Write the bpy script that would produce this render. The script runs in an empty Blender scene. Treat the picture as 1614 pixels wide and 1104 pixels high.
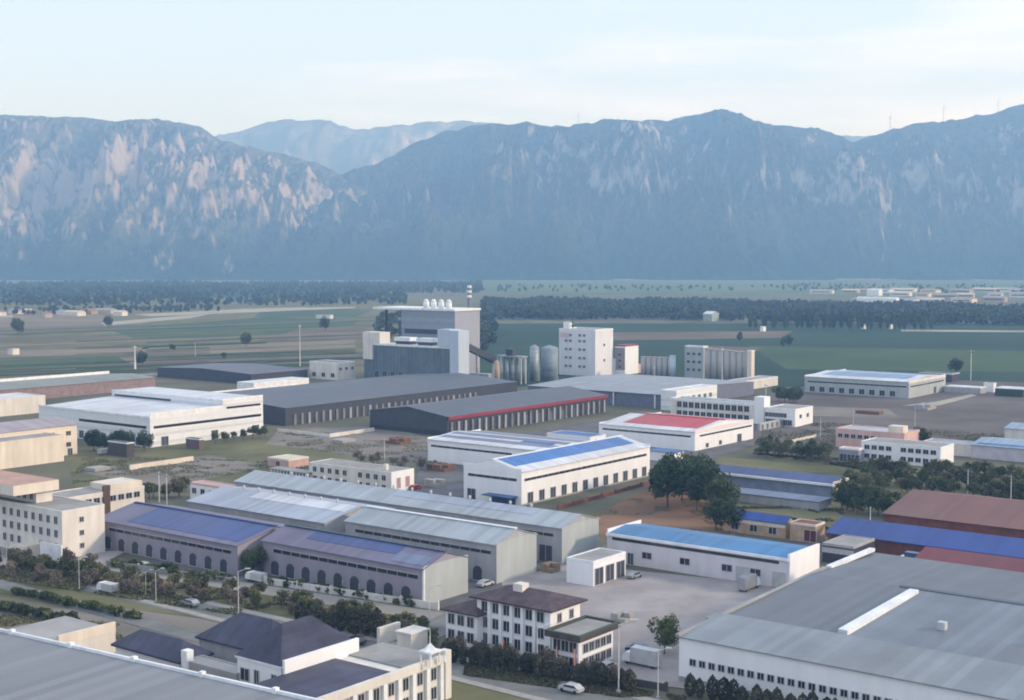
import bpy, math, random
import numpy as np
R = math.radians
random.seed(7)
sc = bpy.context.scene
col = sc.collection

# ------------------------------------------------------------------ camera, sky, sun, exposure
F, CX, CY, HC = 2180.0, 807.0, 552.0, 75.0          # focal length in photo pixels, centre, camera height (m)
PIT = math.atan(142 / 2180)                          # camera looks down this much
cam_d = bpy.data.cameras.new('camera'); cam = bpy.data.objects.new('camera', cam_d); col.objects.link(cam)
cam.location = (0, 0, HC); cam.rotation_euler = (math.pi / 2 - PIT, 0, 0)
cam_d.sensor_width = 36; cam_d.lens = F / 1614 * 36; cam_d.clip_end = 90000; cam_d.clip_start = 1
sc.camera = cam

SUN_EL, SUN_AZ = R(21), R(96)                        # azimuth clockwise from +Y (view direction)
W = bpy.data.worlds.new('World'); sc.world = W; W.use_nodes = True
nt = W.node_tree; nt.nodes.clear()
def N(tree, typ, **kw):
    n = tree.nodes.new(typ)
    for k, v in kw.items(): setattr(n, k, v)
    return n
sky = N(nt, 'ShaderNodeTexSky', sky_type='NISHITA'); sky.sun_disc = False
sky.sun_elevation = SUN_EL; sky.sun_rotation = SUN_AZ; sky.air_density = 1.0; sky.dust_density = 1.6; sky.ozone_density = 1.2
bg = N(nt, 'ShaderNodeBackground'); bg.inputs[1].default_value = 0.132
out = N(nt, 'ShaderNodeOutputWorld')
tc = N(nt, 'ShaderNodeTexCoord'); mp = N(nt, 'ShaderNodeMapping'); mp.inputs['Scale'].default_value = (1.1, 1.1, 9.0)
mp.inputs['Location'].default_value = (0.35, 0.2, 0.9)
nz = N(nt, 'ShaderNodeTexNoise'); nz.inputs['Scale'].default_value = 1.9; nz.inputs['Detail'].default_value = 6; nz.inputs['Roughness'].default_value = .52
cr = N(nt, 'ShaderNodeValToRGB'); cr.color_ramp.elements[0].position = .46; cr.color_ramp.elements[1].position = .70
cr.color_ramp.elements[0].color = (0, 0, 0, 1); cr.color_ramp.elements[1].color = (.97, .97, .97, 1)
mx = N(nt, 'ShaderNodeMix', data_type='RGBA')
mx.inputs[7].default_value = (5.3, 6.45, 8.2, 1)     # thin high veil
mx.inputs[0].default_value = .72
mxc = N(nt, 'ShaderNodeMix', data_type='RGBA'); mxc.inputs[7].default_value = (7.1, 7.25, 8.9, 1)   # cloud wisps
L = nt.links.new
L(tc.outputs['Generated'], mp.inputs[0]); L(mp.outputs[0], nz.inputs['Vector']); L(nz.outputs[0], cr.inputs[0])
L(sky.outputs[0], mx.inputs[6]); L(mx.outputs[2], mxc.inputs[6]); L(cr.outputs[0], mxc.inputs[0]); L(mxc.outputs[2], bg.inputs[0]); L(bg.outputs[0], out.inputs[0])

sun_d = bpy.data.lights.new('sun', 'SUN'); sun_d.energy = 2.1; sun_d.angle = R(5.0); sun_d.color = (1, .90, .78)
sun = bpy.data.objects.new('sun', sun_d); col.objects.link(sun)
sun.rotation_euler = (math.pi / 2 - SUN_EL, 0, -SUN_AZ + math.pi)
sc.view_settings.view_transform = 'Standard'; sc.view_settings.look = 'None'
sc.view_settings.exposure = 0.46; sc.view_settings.gamma = 1.0; sc.view_settings.use_curve_mapping = False
sc.cycles.volume_bounces = 1; sc.cycles.max_bounces = 6; sc.cycles.diffuse_bounces = 3
sc.cycles.pixel_filter_type = 'BLACKMAN_HARRIS'; sc.cycles.filter_width = 1.9

# ------------------------------------------------------------------ geometry of the place
UA = R(52.5)                                         # the estate's street grid: U runs away right, V away left
U = np.array([math.cos(UA), math.sin(UA), 0.0]); V = np.array([-math.sin(UA), math.cos(UA), 0.0])
sP, cP = math.sin(PIT), math.cos(PIT)
def pt(x, y, z=0.0):
    dx = (x - CX) / F; dz = -(y - CY) / F
    d = np.array([dx, cP + sP * dz, -sP + cP * dz]); t = (z - HC) / d[2]
    return np.array([0, 0, HC]) + d * t
def along(P, D, px):
    k = (px - CX) / F
    return (k * (P[1] * cP - (P[2] - HC) * sP) - P[0]) / (D[0] - k * D[1] * cP)

# ------------------------------------------------------------------ materials
MC = {}
def mat(name, c, rough=.75, metal=0.0, var=.12, scale=.35, stripe=None, bump=.15, spec=.35, dirt=.0, c2=None, coords='Object', streak=False, var2=0):
    if name in MC: return MC[name]
    m = bpy.data.materials.new(name); m.use_nodes = True; t = m.node_tree; b = t.nodes['Principled BSDF']
    b.inputs['Roughness'].default_value = rough; b.inputs['Metallic'].default_value = metal
    b.inputs['Specular IOR Level'].default_value = spec
    tcn = N(t, 'ShaderNodeTexCoord'); n1 = N(t, 'ShaderNodeTexNoise')
    n1.inputs['Scale'].default_value = scale; n1.inputs['Detail'].default_value = 8; n1.inputs['Roughness'].default_value = .62
    lk = t.links.new
    src = tcn.outputs[coords]
    if streak:
        mpn = N(t, 'ShaderNodeMapping'); mpn.inputs['Scale'].default_value = (1, 1, .16)
        lk(src, mpn.inputs[0]); lk(mpn.outputs[0], n1.inputs['Vector'])
    else: lk(src, n1.inputs['Vector'])
    ramp = N(t, 'ShaderNodeValToRGB'); ramp.color_ramp.elements[0].position = .3; ramp.color_ramp.elements[1].position = .7
    lo = [max(0, q * (1 - var * 1.6)) for q in c]; hi = [min(.9, q * (1 + var)) for q in (c2 or c)]
    if c2: lo = list(c)
    ramp.color_ramp.elements[0].color = (*lo, 1); ramp.color_ramp.elements[1].color = (*hi, 1)
    lk(n1.outputs[0], ramp.inputs[0]); colr = ramp.outputs[0]
    if dirt > 0:
        n2 = N(t, 'ShaderNodeTexNoise'); n2.inputs['Scale'].default_value = scale * .35; n2.inputs['Detail'].default_value = 10
        lk(src, n2.inputs['Vector'])
        r2 = N(t, 'ShaderNodeValToRGB'); r2.color_ramp.elements[0].position = .48; r2.color_ramp.elements[1].position = .75
        r2.color_ramp.elements[0].color = (0, 0, 0, 1); r2.color_ramp.elements[1].color = (dirt,) * 3 + (1,)
        lk(n2.outputs[0], r2.inputs[0])
        mm = N(t, 'ShaderNodeMix', data_type='RGBA'); mm.inputs[7].default_value = (.16, .13, .11, 1)
        lk(r2.outputs[0], mm.inputs[0]); lk(colr, mm.inputs[6]); colr = mm.outputs[2]
    if stripe:
        ax, per, amt = stripe
        sep = N(t, 'ShaderNodeSeparateXYZ'); lk(src, sep.inputs[0])
        mu = N(t, 'ShaderNodeMath', operation='MULTIPLY'); mu.inputs[1].default_value = 1 / per; lk(sep.outputs[ax], mu.inputs[0])
        fr = N(t, 'ShaderNodeMath', operation='FRACT'); lk(mu.outputs[0], fr.inputs[0])
        gt = N(t, 'ShaderNodeMath', operation='LESS_THAN'); gt.inputs[1].default_value = .14; lk(fr.outputs[0], gt.inputs[0])
        bm_ = N(t, 'ShaderNodeBump'); bm_.inputs['Strength'].default_value = amt; bm_.inputs['Distance'].default_value = .05
        lk(gt.outputs[0], bm_.inputs['Height']); lk(bm_.outputs[0], b.inputs['Normal'])
        # each sheet weathers a little differently
        fl = N(t, 'ShaderNodeMath', operation='FLOOR'); lk(mu.outputs[0], fl.inputs[0])
        wn = N(t, 'ShaderNodeTexWhiteNoise', noise_dimensions='1D'); lk(fl.outputs[0], wn.inputs['W'])
        mr = N(t, 'ShaderNodeMapRange'); mr.inputs['To Min'].default_value = .83; mr.inputs['To Max'].default_value = 1.06; lk(wn.outputs[0], mr.inputs[0])
        m2 = N(t, 'ShaderNodeMix', data_type='RGBA', blend_type='MULTIPLY'); m2.inputs[0].default_value = 1
        lk(colr, m2.inputs[6]); lk(mr.outputs[0], m2.inputs[7]); colr = m2.outputs[2]
    elif bump > 0:
        bm_ = N(t, 'ShaderNodeBump'); bm_.inputs['Strength'].default_value = bump; bm_.inputs['Distance'].default_value = .2
        lk(n1.outputs[0], bm_.inputs['Height']); lk(bm_.outputs[0], b.inputs['Normal'])
    lk(colr, b.inputs['Base Color'])
    MC[name] = m; return m
def roofm(name, c, axis=1, rough=.5, per=1.6, dirt=.25, metal=0.0, spec=.4, var=.1):
    n = name + ('_x' if axis == 0 else '_y')
    return mat(n, c, rough=rough, metal=metal, stripe=(axis, per, .5), scale=.09, dirt=dirt, spec=spec, var=var)
def leafm(name, c, c2, obj_rand=True):
    if name in MC: return MC[name]
    m = bpy.data.materials.new(name); m.use_nodes = True; t = m.node_tree; b = t.nodes['Principled BSDF']; lk = t.links.new
    b.inputs['Roughness'].default_value = .7; b.inputs['Specular IOR Level'].default_value = .2
    tcn = N(t, 'ShaderNodeTexCoord'); n1 = N(t, 'ShaderNodeTexNoise'); n1.inputs['Scale'].default_value = .55 if obj_rand else .012
    n1.inputs['Detail'].default_value = 5 if obj_rand else 9; lk(tcn.outputs['Object'], n1.inputs['Vector'])
    oi = N(t, 'ShaderNodeObjectInfo'); ad = N(t, 'ShaderNodeMath', operation='MULTIPLY_ADD'); ad.inputs[1].default_value = .5 if obj_rand else 0
    sb = N(t, 'ShaderNodeMath', operation='SUBTRACT'); sb.inputs[1].default_value = .25 if obj_rand else 0
    lk(oi.outputs['Random'], ad.inputs[0]); lk(n1.outputs[0], ad.inputs[2]); lk(ad.outputs[0], sb.inputs[0])
    rp = N(t, 'ShaderNodeValToRGB'); rp.color_ramp.elements[0].position = .3; rp.color_ramp.elements[1].position = .72
    rp.color_ramp.elements[0].color = (*c, 1); rp.color_ramp.elements[1].color = (*c2, 1)
    lk(sb.outputs[0], rp.inputs[0]); lk(rp.outputs[0], b.inputs['Base Color'])
    MC[name] = m; return m

white = mat('white_wall', (.79, .79, .80), streak=True, var=.04, dirt=.03, stripe=None)
whiteclad = mat('white_cladding', (.72, .73, .75), stripe=(2, 1.1, .25), var=.04, rough=.55, dirt=.0)
creamw = mat('cream_wall', (.70, .62, .52), streak=True, var=.1, dirt=.15)
palecream = mat('pale_cream_wall', (.68, .64, .585), streak=True, var=.1, dirt=.15)
pinkw = mat('pink_wall', (.62, .40, .36), streak=True, var=.1, dirt=.1)
lav = mat('lavender_cladding', (.29, .265, .31), var=.08, rough=.6, dirt=.1, streak=True)
greyw = mat('grey_wall', (.36, .36, .37), streak=True, var=.12, dirt=.15)
grgreen = mat('pale_grey_green_wall', (.38, .41, .41), streak=True, var=.08, dirt=.1)
darkw = mat('dark_cladding', (.045, .05, .065), rough=.5, var=.15)
teal = mat('teal_grey_cladding', (.11, .15, .18), stripe=(1, 3.2, .3), rough=.5, var=.2, scale=.15)
paleblue = mat('pale_blue_cladding', (.45, .52, .60), var=.06, rough=.5, streak=True)
glass = mat('dark_glass', (.025, .03, .04), rough=.12, spec=.6, var=.3, bump=0)
frame_m = mat('window_frame', (.45, .45, .46), rough=.5, bump=0)
door_m = mat('door_paint', (.055, .06, .075), rough=.4)
bluedoor = mat('blue_door', (.04, .09, .22), rough=.45)
redm = mat('crimson_fascia', (.24, .03, .05), rough=.5)
muted = mat('muted_pilaster', (.20, .20, .20), var=.2)
redbrick = mat('red_brown_wall', (.20, .07, .055), var=.25)
concrete = mat('concrete', (.34, .33, .32), var=.15, dirt=.3, scale=.12)
trimw = mat('white_trim', (.78, .79, .80), rough=.45, bump=0)
bark = mat('bark', (.10, .075, .055), var=.3, scale=3)
steelp = mat('galvanised_pole', (.58, .57, .55), rough=.45, bump=0)
silo_m = mat('silo_concrete', (.42, .40, .385), streak=True, var=.12, dirt=.3)
silo_s = mat('silo_steel', (.30, .34, .36), rough=.45, metal=.2, stripe=(2, 1.2, .3))
tanm = mat('tan_wall', (.42, .30, .20), var=.2)
slate = mat('slate_blue_roof', (.050, .052, .090), rough=.6, var=.35, stripe=(1, .9, .6), scale=.12, dirt=.12)
purple = mat('purple_brown_roof', (.085, .055, .065), rough=.6, var=.35, stripe=(1, .9, .5))

# ------------------------------------------------------------------ mesh helpers
class MB:
    def __init__(s): s.v = []; s.f = []
    def quadface(s, *p):
        n = len(s.v); s.v += [tuple(map(float, q)) for q in p]; s.f.append(tuple(range(n, n + len(p)))); return s
    def box(s, x0, x1, y0, y1, z0, z1):
        n = len(s.v)
        s.v += [(x, y, z) for z in (z0, z1) for x, y in ((x0, y0), (x1, y0), (x1, y1), (x0, y1))]
        s.f += [tuple(n + i for i in q) for q in ((3, 2, 1, 0), (4, 5, 6, 7), (0, 1, 5, 4), (1, 2, 6, 5), (2, 3, 7, 6), (3, 0, 4, 7))]
        return s
    def prism(s, bottom, top):
        n = len(s.v); k = len(bottom); s.v += [tuple(map(float, q)) for q in list(bottom) + list(top)]
        s.f.append(tuple(n + i for i in range(k - 1, -1, -1))); s.f.append(tuple(n + k + i for i in range(k)))
        for i in range(k): j = (i + 1) % k; s.f.append((n + i, n + j, n + k + j, n + k + i))
        return s
    def tube(s, p, q, r0, r1, k=8):
        p = np.array(p, float); q = np.array(q, float); d = q - p; d /= np.linalg.norm(d)
        a = np.cross(d, (0, 0, 1) if abs(d[2]) < .9 else (1, 0, 0)); a /= np.linalg.norm(a); b = np.cross(d, a)
        c = [(math.cos(2 * math.pi * i / k), math.sin(2 * math.pi * i / k)) for i in range(k)]
        return s.prism([p + r0 * (x * a + y * b) for x, y in c], [q + r1 * (x * a + y * b) for x, y in c])
    def mesh(s, name, m):
        me = bpy.data.meshes.new(name); me.from_pydata(s.v, [], s.f); me.materials.append(m); return me
    def build(s, name, m, parent=None, smooth=False):
        me = s.mesh(name, m)
        if smooth: me.polygons.foreach_set('use_smooth', [True] * len(me.polygons))
        return link(name, me, parent)
def link(name, me, parent=None, loc=None):
    o = bpy.data.objects.new(name, me); col.objects.link(o)
    if parent: o.parent = parent
    if loc is not None: o.location = loc
    return o
def tag(o, label=None, cat=None, group=None, kind=None):
    if label: o['label'] = label
    if cat: o['category'] = cat
    if group: o['group'] = group
    if kind: o['kind'] = kind
    return o
def thing(name, label, cat, loc, rz=0, group=None):
    o = bpy.data.objects.new(name, None); col.objects.link(o); o.empty_display_size = 1
    o.location = loc; o.rotation_euler = (0, 0, rz); return tag(o, label, cat, group)
def kids(o): return [c for c in col.objects if c.parent == o]
def copy_tree(o, children, loc=None, rz=None, s=None, label=None, group=None):
    c = o.copy(); col.objects.link(c)
    if loc is not None: c.location = loc
    if rz is not None: c.rotation_euler[2] = rz
    if s is not None: c.scale = s if hasattr(s, '__len__') else (s, s, s)
    if label: c['label'] = label
    if group: c['group'] = group
    for ch, gs in children:
        d = ch.copy(); col.objects.link(d); d.parent = c
        for g in gs: e = g.copy(); col.objects.link(e); e.parent = d
    return c

# ------------------------------------------------------------------ ground, mountains, haze
def sheet(name, poly, m, z, world=False):
    P = [np.array(p) if world else pt(*p) for p in poly]
    mb = MB(); mb.quadface(*[(p[0], p[1], z) for p in P])
    o = mb.build(name, m); o['kind'] = 'structure'
    if o.data.polygons[0].normal.z < 0: o.data.flip_normals()
    return o
g_m = mat('ground_soil_grass', (.075, .082, .052), c2=(.15, .14, .10), var=.2, scale=.013, bump=0, rough=.95, spec=.1)
sheet('ground', [(-40000, -3000), (40000, -3000), (40000, 40000), (-40000, 40000)], g_m, 0, world=True)

def fieldm(name, c, c2, scale=.02, stretch=None): return mat(name, c, c2=c2, scale=scale, bump=0, rough=.95, spec=.1, var=.1)
f_green = fieldm('green_field', (.040, .072, .036), (.075, .11, .055), .006)
f_dgreen = fieldm('dark_green_field', (.020, .045, .030), (.035, .068, .042), .004)
f_dry = fieldm('dry_field', (.15, .125, .09), (.23, .195, .15), .01)
f_brown = fieldm('ploughed_field', (.105, .085, .06), (.165, .135, .10), .01)
f_olive = fieldm('olive_field', (.085, .090, .044), (.18, .17, .095), .03)
f_red = fieldm('red_brown_earth', (.15, .085, .055), (.25, .15, .095), .03)
f_dirt = fieldm('grey_dirt', (.15, .135, .115), (.24, .215, .19), .03)
f_ddirt = fieldm('dark_dirt', (.09, .08, .075), (.16, .14, .13), .02)
f_pale = fieldm('pale_dust_track', (.27, .26, .21), (.38, .35, .29), .02)
asph = mat('asphalt', (.13, .13, .135), var=.25, scale=.12, dirt=.5, rough=.9, bump=0, spec=.2)
roadm = mat('worn_road', (.18, .185, .18), var=.2, scale=.15, dirt=.4, rough=.9, bump=0, spec=.2)
yardm = mat('yard_concrete', (.33, .30, .295), var=.16, scale=.09, dirt=.55, rough=.85, bump=0, spec=.25)

def gy(y): return y
fields = [
    ('field', [(-400, 555), (760, 555), (900, 470), (-400, 470)], f_olive, .02),
    ('field', [(740, 610), (1900, 610), (1900, 510), (760, 510)], f_dgreen, .03),
    ('field', [(1180, 545), (1900, 560), (1900, 590), (1240, 582)], f_green, .05),
    ('field', [(700, 443), (1900, 443), (1900, 470), (780, 466)], fieldm('pale_green_field', (.060, .10, .050), (.12, .15, .075), .004), .05),
    ('field', [(-200, 470), (560, 470), (600, 450), (-200, 446)], f_dgreen, .04),
    ('field', [(-200, 522), (165, 513), (165, 497), (-200, 490)], f_dry, .06),
    ('field', [(-200, 530), (240, 520), (330, 512), (165, 512), (-200, 522)], f_brown, .08),
    ('field', [(-200, 546), (210, 536), (200, 528), (-200, 537)], f_brown, .08),
    ('field', [(170, 520), (420, 500), (560, 505), (560, 520), (380, 533), (210, 533)], f_green, .09),
    ('field', [(-200, 600), (210, 575), (180, 560), (-200, 570)], f_green, .09),
    ('field', [(-200, 568), (190, 559), (240, 548), (-200, 556)], f_dry, .1),
    ('field', [(225, 548), (560, 536), (560, 548), (220, 563)], f_dry, .1),
    ('field', [(400, 540), (575, 533), (575, 515), (470, 520)], f_brown, .12),
    ('field', [(400, 500), (560, 500), (590, 488), (420, 486)], f_green, .1),
    ('field', [(1080, 545), (1200, 548), (1190, 556), (1080, 554)], f_brown, .1),
    ('field', [(900, 525), (1250, 522), (1230, 533), (900, 538)], f_brown, .1),
    ('field', [(1180, 640), (1900, 655), (1900, 612), (1500, 600), (1240, 612)], f_ddirt, .12),
    ('field', [(1180, 700), (1900, 715), (1900, 655), (1180, 640)], f_ddirt, .1),
    ('field', [(1230, 655), (1420, 660), (1400, 645), (1230, 640)], f_dirt, .14),
    ('field', [(420, 700), (700, 735), (720, 700), (600, 672), (440, 676)], f_dirt, .05),
    ('field', [(100, 715), (420, 690), (600, 735), (480, 745), (200, 780), (120, 770)], f_olive, .04),
    ('field', [(110, 742), (330, 718), (420, 735), (260, 770)], f_dirt, .06),
    ('field', [(905, 830), (1035, 762), (1150, 790), (1160, 850), (960, 850)], f_red, .06),
    ('field', [(1130, 720), (1320, 735), (1330, 830), (1140, 800)], f_olive, .05),
    ('field', [(1200, 715), (1900, 770), (1900, 860), (1340, 800)], f_olive, .06),
    ('field', [(-100, 900), (150, 885), (660, 965), (680, 1010), (-100, 930)], f_olive, .05),
    ('field', [(-100, 960), (200, 960), (640, 1020), (900, 1180), (-100, 1180)], f_dirt, .04),
    ('field', [(560, 1030), (1100, 1110), (1200, 1200), (640, 1200)], f_olive, .05),
]
for i in range(26):   # narrow crop strips of the left plain, all running the same way
    y0 = 516 + i * 2.9 + random.uniform(-1, 1); xa = random.choice((-200, -200, 120, 230)); xb = random.choice((330, 420, 560, 590)); w_ = random.uniform(.7, 2.2); sl = -.062
    fields.append(('field', [(xa, y0 - (xa - 200) * .062 * .6), (xb, y0 - (xb - 200) * .062 * .6), (xb, y0 - w_ - (xb - 200) * .062 * .6), (xa, y0 - w_ - (xa - 200) * .062 * .6)], random.choice((f_green, f_dgreen, f_brown, f_dry, f_olive, f_green)), .13 + i * .012))
for n_, p_, m_, z_ in fields: sheet(n_, p_, m_, z_)
for p_ in ([(165, 514), (160, 509), (300, 497), (330, 496), (300, 502)], [(-200, 508), (-200, 503), (20, 497), (20, 500)],
           [(1420, 520), (1900, 524), (1900, 526), (1420, 523)], [(210, 496), (420, 486), (560, 484), (560, 486), (240, 499)],
           [(1420, 640), (1475, 634), (1530, 622), (1540, 624), (1480, 640)]):
    sheet('dirt_track', p_, f_pale, .16)

def strip(name, a, b, w, m, z, ext0=0, ext1=0):
    A, B = pt(*a), pt(*b); d = (B - A) / np.linalg.norm(B - A); n = np.array([-d[1], d[0], 0]) * w / 2; A = A - d * ext0; B = B + d * ext1
    return sheet(name, [A + n, B + n, B - n, A - n], m, z, world=True)
strip('road', (850, 1084), (250, 944), 11, roadm, .10, 120, 120)
strip('road', (660, 968), (250, 905), 7, mat('pale_road', (.27, .25, .22), var=.12, scale=.06, rough=.9, bump=0), .09, 10, 60)
strip('road', (700, 985), (985, 860), 9, roadm, .11, 40, 0)
strip('road', (330, 1010), (-60, 905), 5, roadm, .12, 0, 30)
strip('pavement', (850, 1066), (250, 934), 2.2, mat('paving', (.32, .30, .28), var=.1, scale=.5, rough=.9, bump=0), .15, 100, 100)
strip('pavement', (850, 1104), (250, 954), 2.0, MC['paving'], .15, 60, 100)
for a, b in (((820, 905), (1000, 905)),): pass
sheet('yard', [(790, 915), (900, 890), (1245, 925), (1300, 900), (1400, 870), (1500, 900), (1180, 1100), (990, 1075), (800, 990)], yardm, .13)
sheet('yard', [(650, 790), (660, 735), (735, 730), (770, 760), (740, 800)], asph, .14)
sheet('yard', [(140, 905), (400, 850), (950, 880), (900, 920), (700, 960), (400, 925)], asph, .075)
sheet('yard', [(780, 690), (960, 660), (1200, 700), (1130, 722), (1040, 745), (820, 710)], asph, .15)
sheet('yard', [(1240, 880), (1700, 930), (1700, 860), (1380, 835), (1240, 850)], asph, .15)
sheet('yard', [(-60, 905), (30, 865), (200, 870), (130, 905)], yardm, .16)

# --- value noise for the mountains
rng = np.random.default_rng(11)
def vnoise(x, y, seed):
    g = np.random.default_rng(seed).random((256, 256)); xi = np.floor(x).astype(int); yi = np.floor(y).astype(int)
    fx = x - xi; fy = y - yi; fx = fx * fx * (3 - 2 * fx); fy = fy * fy * (3 - 2 * fy)
    a = g[xi % 256, yi % 256]; b = g[(xi + 1) % 256, yi % 256]; c = g[xi % 256, (yi + 1) % 256]; d = g[(xi + 1) % 256, (yi + 1) % 256]
    return (a * (1 - fx) + b * fx) * (1 - fy) + (c * (1 - fx) + d * fx) * fy
def ridged(x, y, seed, oct=5):
    s = 0; a = 1; t = 0
    for i in range(oct):
        s = s + a * (1 - np.abs(2 * vnoise(x * 2 ** i, y * 2 ** i, seed + i) - 1)); t += a; a *= .52
    return s / t
def mtn_mat(name, veg, veg2, rock, rmin, rscale):
    m = bpy.data.materials.new(name); m.use_nodes = True; t = m.node_tree; b = t.nodes['Principled BSDF']; lk = t.links.new
    b.inputs['Roughness'].default_value = .95; b.inputs['Specular IOR Level'].default_value = .05
    tcn = N(t, 'ShaderNodeTexCoord')
    na = N(t, 'ShaderNodeTexNoise'); na.inputs['Scale'].default_value = rscale; na.inputs['Detail'].default_value = 11; na.inputs['Roughness'].default_value = .7
    nb = N(t, 'ShaderNodeTexNoise'); nb.inputs['Scale'].default_value = rscale * 2.3; nb.inputs['Detail'].default_value = 10
    geo = N(t, 'ShaderNodeNewGeometry'); sep = N(t, 'ShaderNodeSeparateXYZ'); lk(geo.outputs['Normal'], sep.inputs[0])
    mapn = N(t, 'ShaderNodeMapping'); mapn.inputs['Scale'].default_value = (1, 1, .45); lk(tcn.outputs['Object'], mapn.inputs[0])
    lk(mapn.outputs[0], na.inputs['Vector']); lk(tcn.outputs['Object'], nb.inputs['Vector'])
    r1 = N(t, 'ShaderNodeValToRGB'); r1.color_ramp.elements[0].color = (*veg, 1); r1.color_ramp.elements[1].color = (*veg2, 1)
    r1.color_ramp.elements[0].position = .35; r1.color_ramp.elements[1].position = .65; lk(nb.outputs[0], r1.inputs[0])
    # steep + noise -> bare rock
    ms = N(t, 'ShaderNodeMath', operation='MULTIPLY_ADD'); ms.inputs[1].default_value = -.42; lk(sep.outputs['Z'], ms.inputs[0]); lk(na.outputs[0], ms.inputs[2])
    nc = N(t, 'ShaderNodeTexNoise'); nc.inputs['Scale'].default_value = rscale * .16; nc.inputs['Detail'].default_value = 3; lk(tcn.outputs['Object'], nc.inputs['Vector'])
    mk = N(t, 'ShaderNodeMath', operation='MULTIPLY_ADD'); mk.inputs[1].default_value = .75; lk(nc.outputs[0], mk.inputs[0]); lk(ms.outputs[0], mk.inputs[2]); ms = mk
    sz = N(t, 'ShaderNodeSeparateXYZ'); lk(tcn.outputs['Object'], sz.inputs[0])
    zm = N(t, 'ShaderNodeMapRange'); zm.inputs['From Min'].default_value = 130; zm.inputs['From Max'].default_value = 420; zm.inputs['To Min'].default_value = -.16; zm.inputs['To Max'].default_value = .03; lk(sz.outputs['Z'], zm.inputs[0])
    ad = N(t, 'ShaderNodeMath', operation='ADD'); lk(ms.outputs[0], ad.inputs[0]); lk(zm.outputs[0], ad.inputs[1]); ms = ad
    r2 = N(t, 'ShaderNodeValToRGB'); r2.color_ramp.elements[0].color = (0, 0, 0, 1); r2.color_ramp.elements[1].color = (1, 1, 1, 1)
    r2.color_ramp.elements[0].position = rmin; r2.color_ramp.elements[1].position = rmin + .16; lk(ms.outputs[0], r2.inputs[0])
    fz = N(t, 'ShaderNodeMapRange'); fz.inputs['From Min'].default_value = 60; fz.inputs['From Max'].default_value = 260; lk(sz.outputs['Z'], fz.inputs[0])
    fo = N(t, 'ShaderNodeMix', data_type='RGBA'); lk(fz.outputs[0], fo.inputs[0]); fo.inputs[6].default_value = (.012, .030, .014, 1); lk(r1.outputs[0], fo.inputs[7])
    mm = N(t, 'ShaderNodeMix', data_type='RGBA'); lk(r2.outputs[0], mm.inputs[0]); lk(fo.outputs[2], mm.inputs[6]); mm.inputs[7].default_value = (*rock, 1)
    bp = N(t, 'ShaderNodeBump'); bp.inputs['Strength'].default_value = .9; bp.inputs['Distance'].default_value = 45; lk(na.outputs[0], bp.inputs['Height']); lk(bp.outputs[0], b.inputs['Normal'])
    lk(mm.outputs[2], b.inputs['Base Color']); return m
def mountain(name, crest_px, D0, D1, D2, seed, m, x0, x1, nx=900, ny=220, rough=1.0, pw=1.25, gully=360.0):
    """crest_px: ridge line, foot at distance D0, crest at D1, back at D2"""
    cp = [pt_dir(x, y, D1) for x, y in crest_px]
    cx = np.array([c[0] for c in cp]); cz = np.array([c[1] for c in cp])
    X = np.linspace(x0, x1, nx); T = np.concatenate([np.linspace(0, 1, ny), 1 + np.linspace(.06, 1, 24)])
    XX, TT = np.meshgrid(X, T)
    crest = np.interp(XX, cx, cz)
    crest = crest + 22 * (vnoise(XX / 130 + 50, XX * 0 + 3.3, seed + 40) - .5) + 16 * (vnoise(XX / 45 + 90, XX * 0 + 7.7, seed + 41) - .5) + 8 * (vnoise(XX / 17 + 90, XX * 0 + 9.7, seed + 42) - .5)
    YY = np.where(TT <= 1, D0 + (D1 - D0) * TT, D1 + (D2 - D1) * (TT - 1))
    YY = YY + 260 * (vnoise(XX / 900 + 10, TT * 0 + 1.5, seed + 60) - .5) * np.clip(1 - np.abs(TT - .5) * 2, 0, 1)
    tt = np.clip(TT, 0, 1)
    prof = np.where(TT <= 1, .10 * tt + .90 * tt ** pw, np.maximum(0, 1 - (TT - 1)) ** 1.2)
    # spurs run down towards the plain; gullies between them
    warp = 160 * (vnoise(XX / 500, YY / 500, seed + 70) - .5)
    r = ridged((XX + warp) / gully + 30, YY / (gully * 2.6) + 11, seed, 5)
    r2 = ridged((XX + warp) / (gully * .33) + 7, YY / (gully * .6) + 5, seed + 9, 5)
    r3 = ridged(XX / (gully * .14) + 17, YY / (gully * .25) + 15, seed + 19, 4)
    amp = (tt * (1 - tt) * 4) ** .8
    ampb = np.where(TT <= 1, amp, .35 * np.clip(2 - TT, 0, 1))
    Z = crest * prof + rough * crest * ampb * (.80 * (r - .62) + .36 * (r2 - .6) + .13 * (r3 - .6))
    cliff = np.clip((Z / (crest + 1) - .45) / .12, 0, 1)
    Z = Z + rough * crest * .07 * amp * (cliff - .5)
    Z = np.where(TT >= 1, np.minimum(Z, crest), Z)
    # keep the skyline where the crest line is
    lim = HC + (crest - HC) * (YY / D1) - 3
    Z = np.where(TT < 1, np.minimum(Z, lim), Z)
    Z = np.where(TT <= 0, -5, Z); Z = np.where(TT >= 2, -5, Z)
    v = np.stack([XX.ravel(), YY.ravel(), Z.ravel()], 1); nr = len(T)
    i = np.arange(nr - 1)[:, None] * nx + np.arange(nx - 1)[None]
    f = np.stack([i, i + 1, i + nx + 1, i + nx], -1).reshape(-1, 4)
    me = bpy.data.meshes.new(name); me.from_pydata(v.tolist(), [], f.tolist()); me.materials.append(m)
    me.polygons.foreach_set('use_smooth', [True] * len(me.polygons))
    return tag(link(name, me), kind='structure')
def pt_dir(x, y, D):
    dx = (x - CX) / F; dz = -(y - CY) / F
    d = np.array([dx, cP + sP * dz, -sP + cP * dz]); t = D / d[1]; return d[0] * t, HC + d[2] * t
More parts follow.
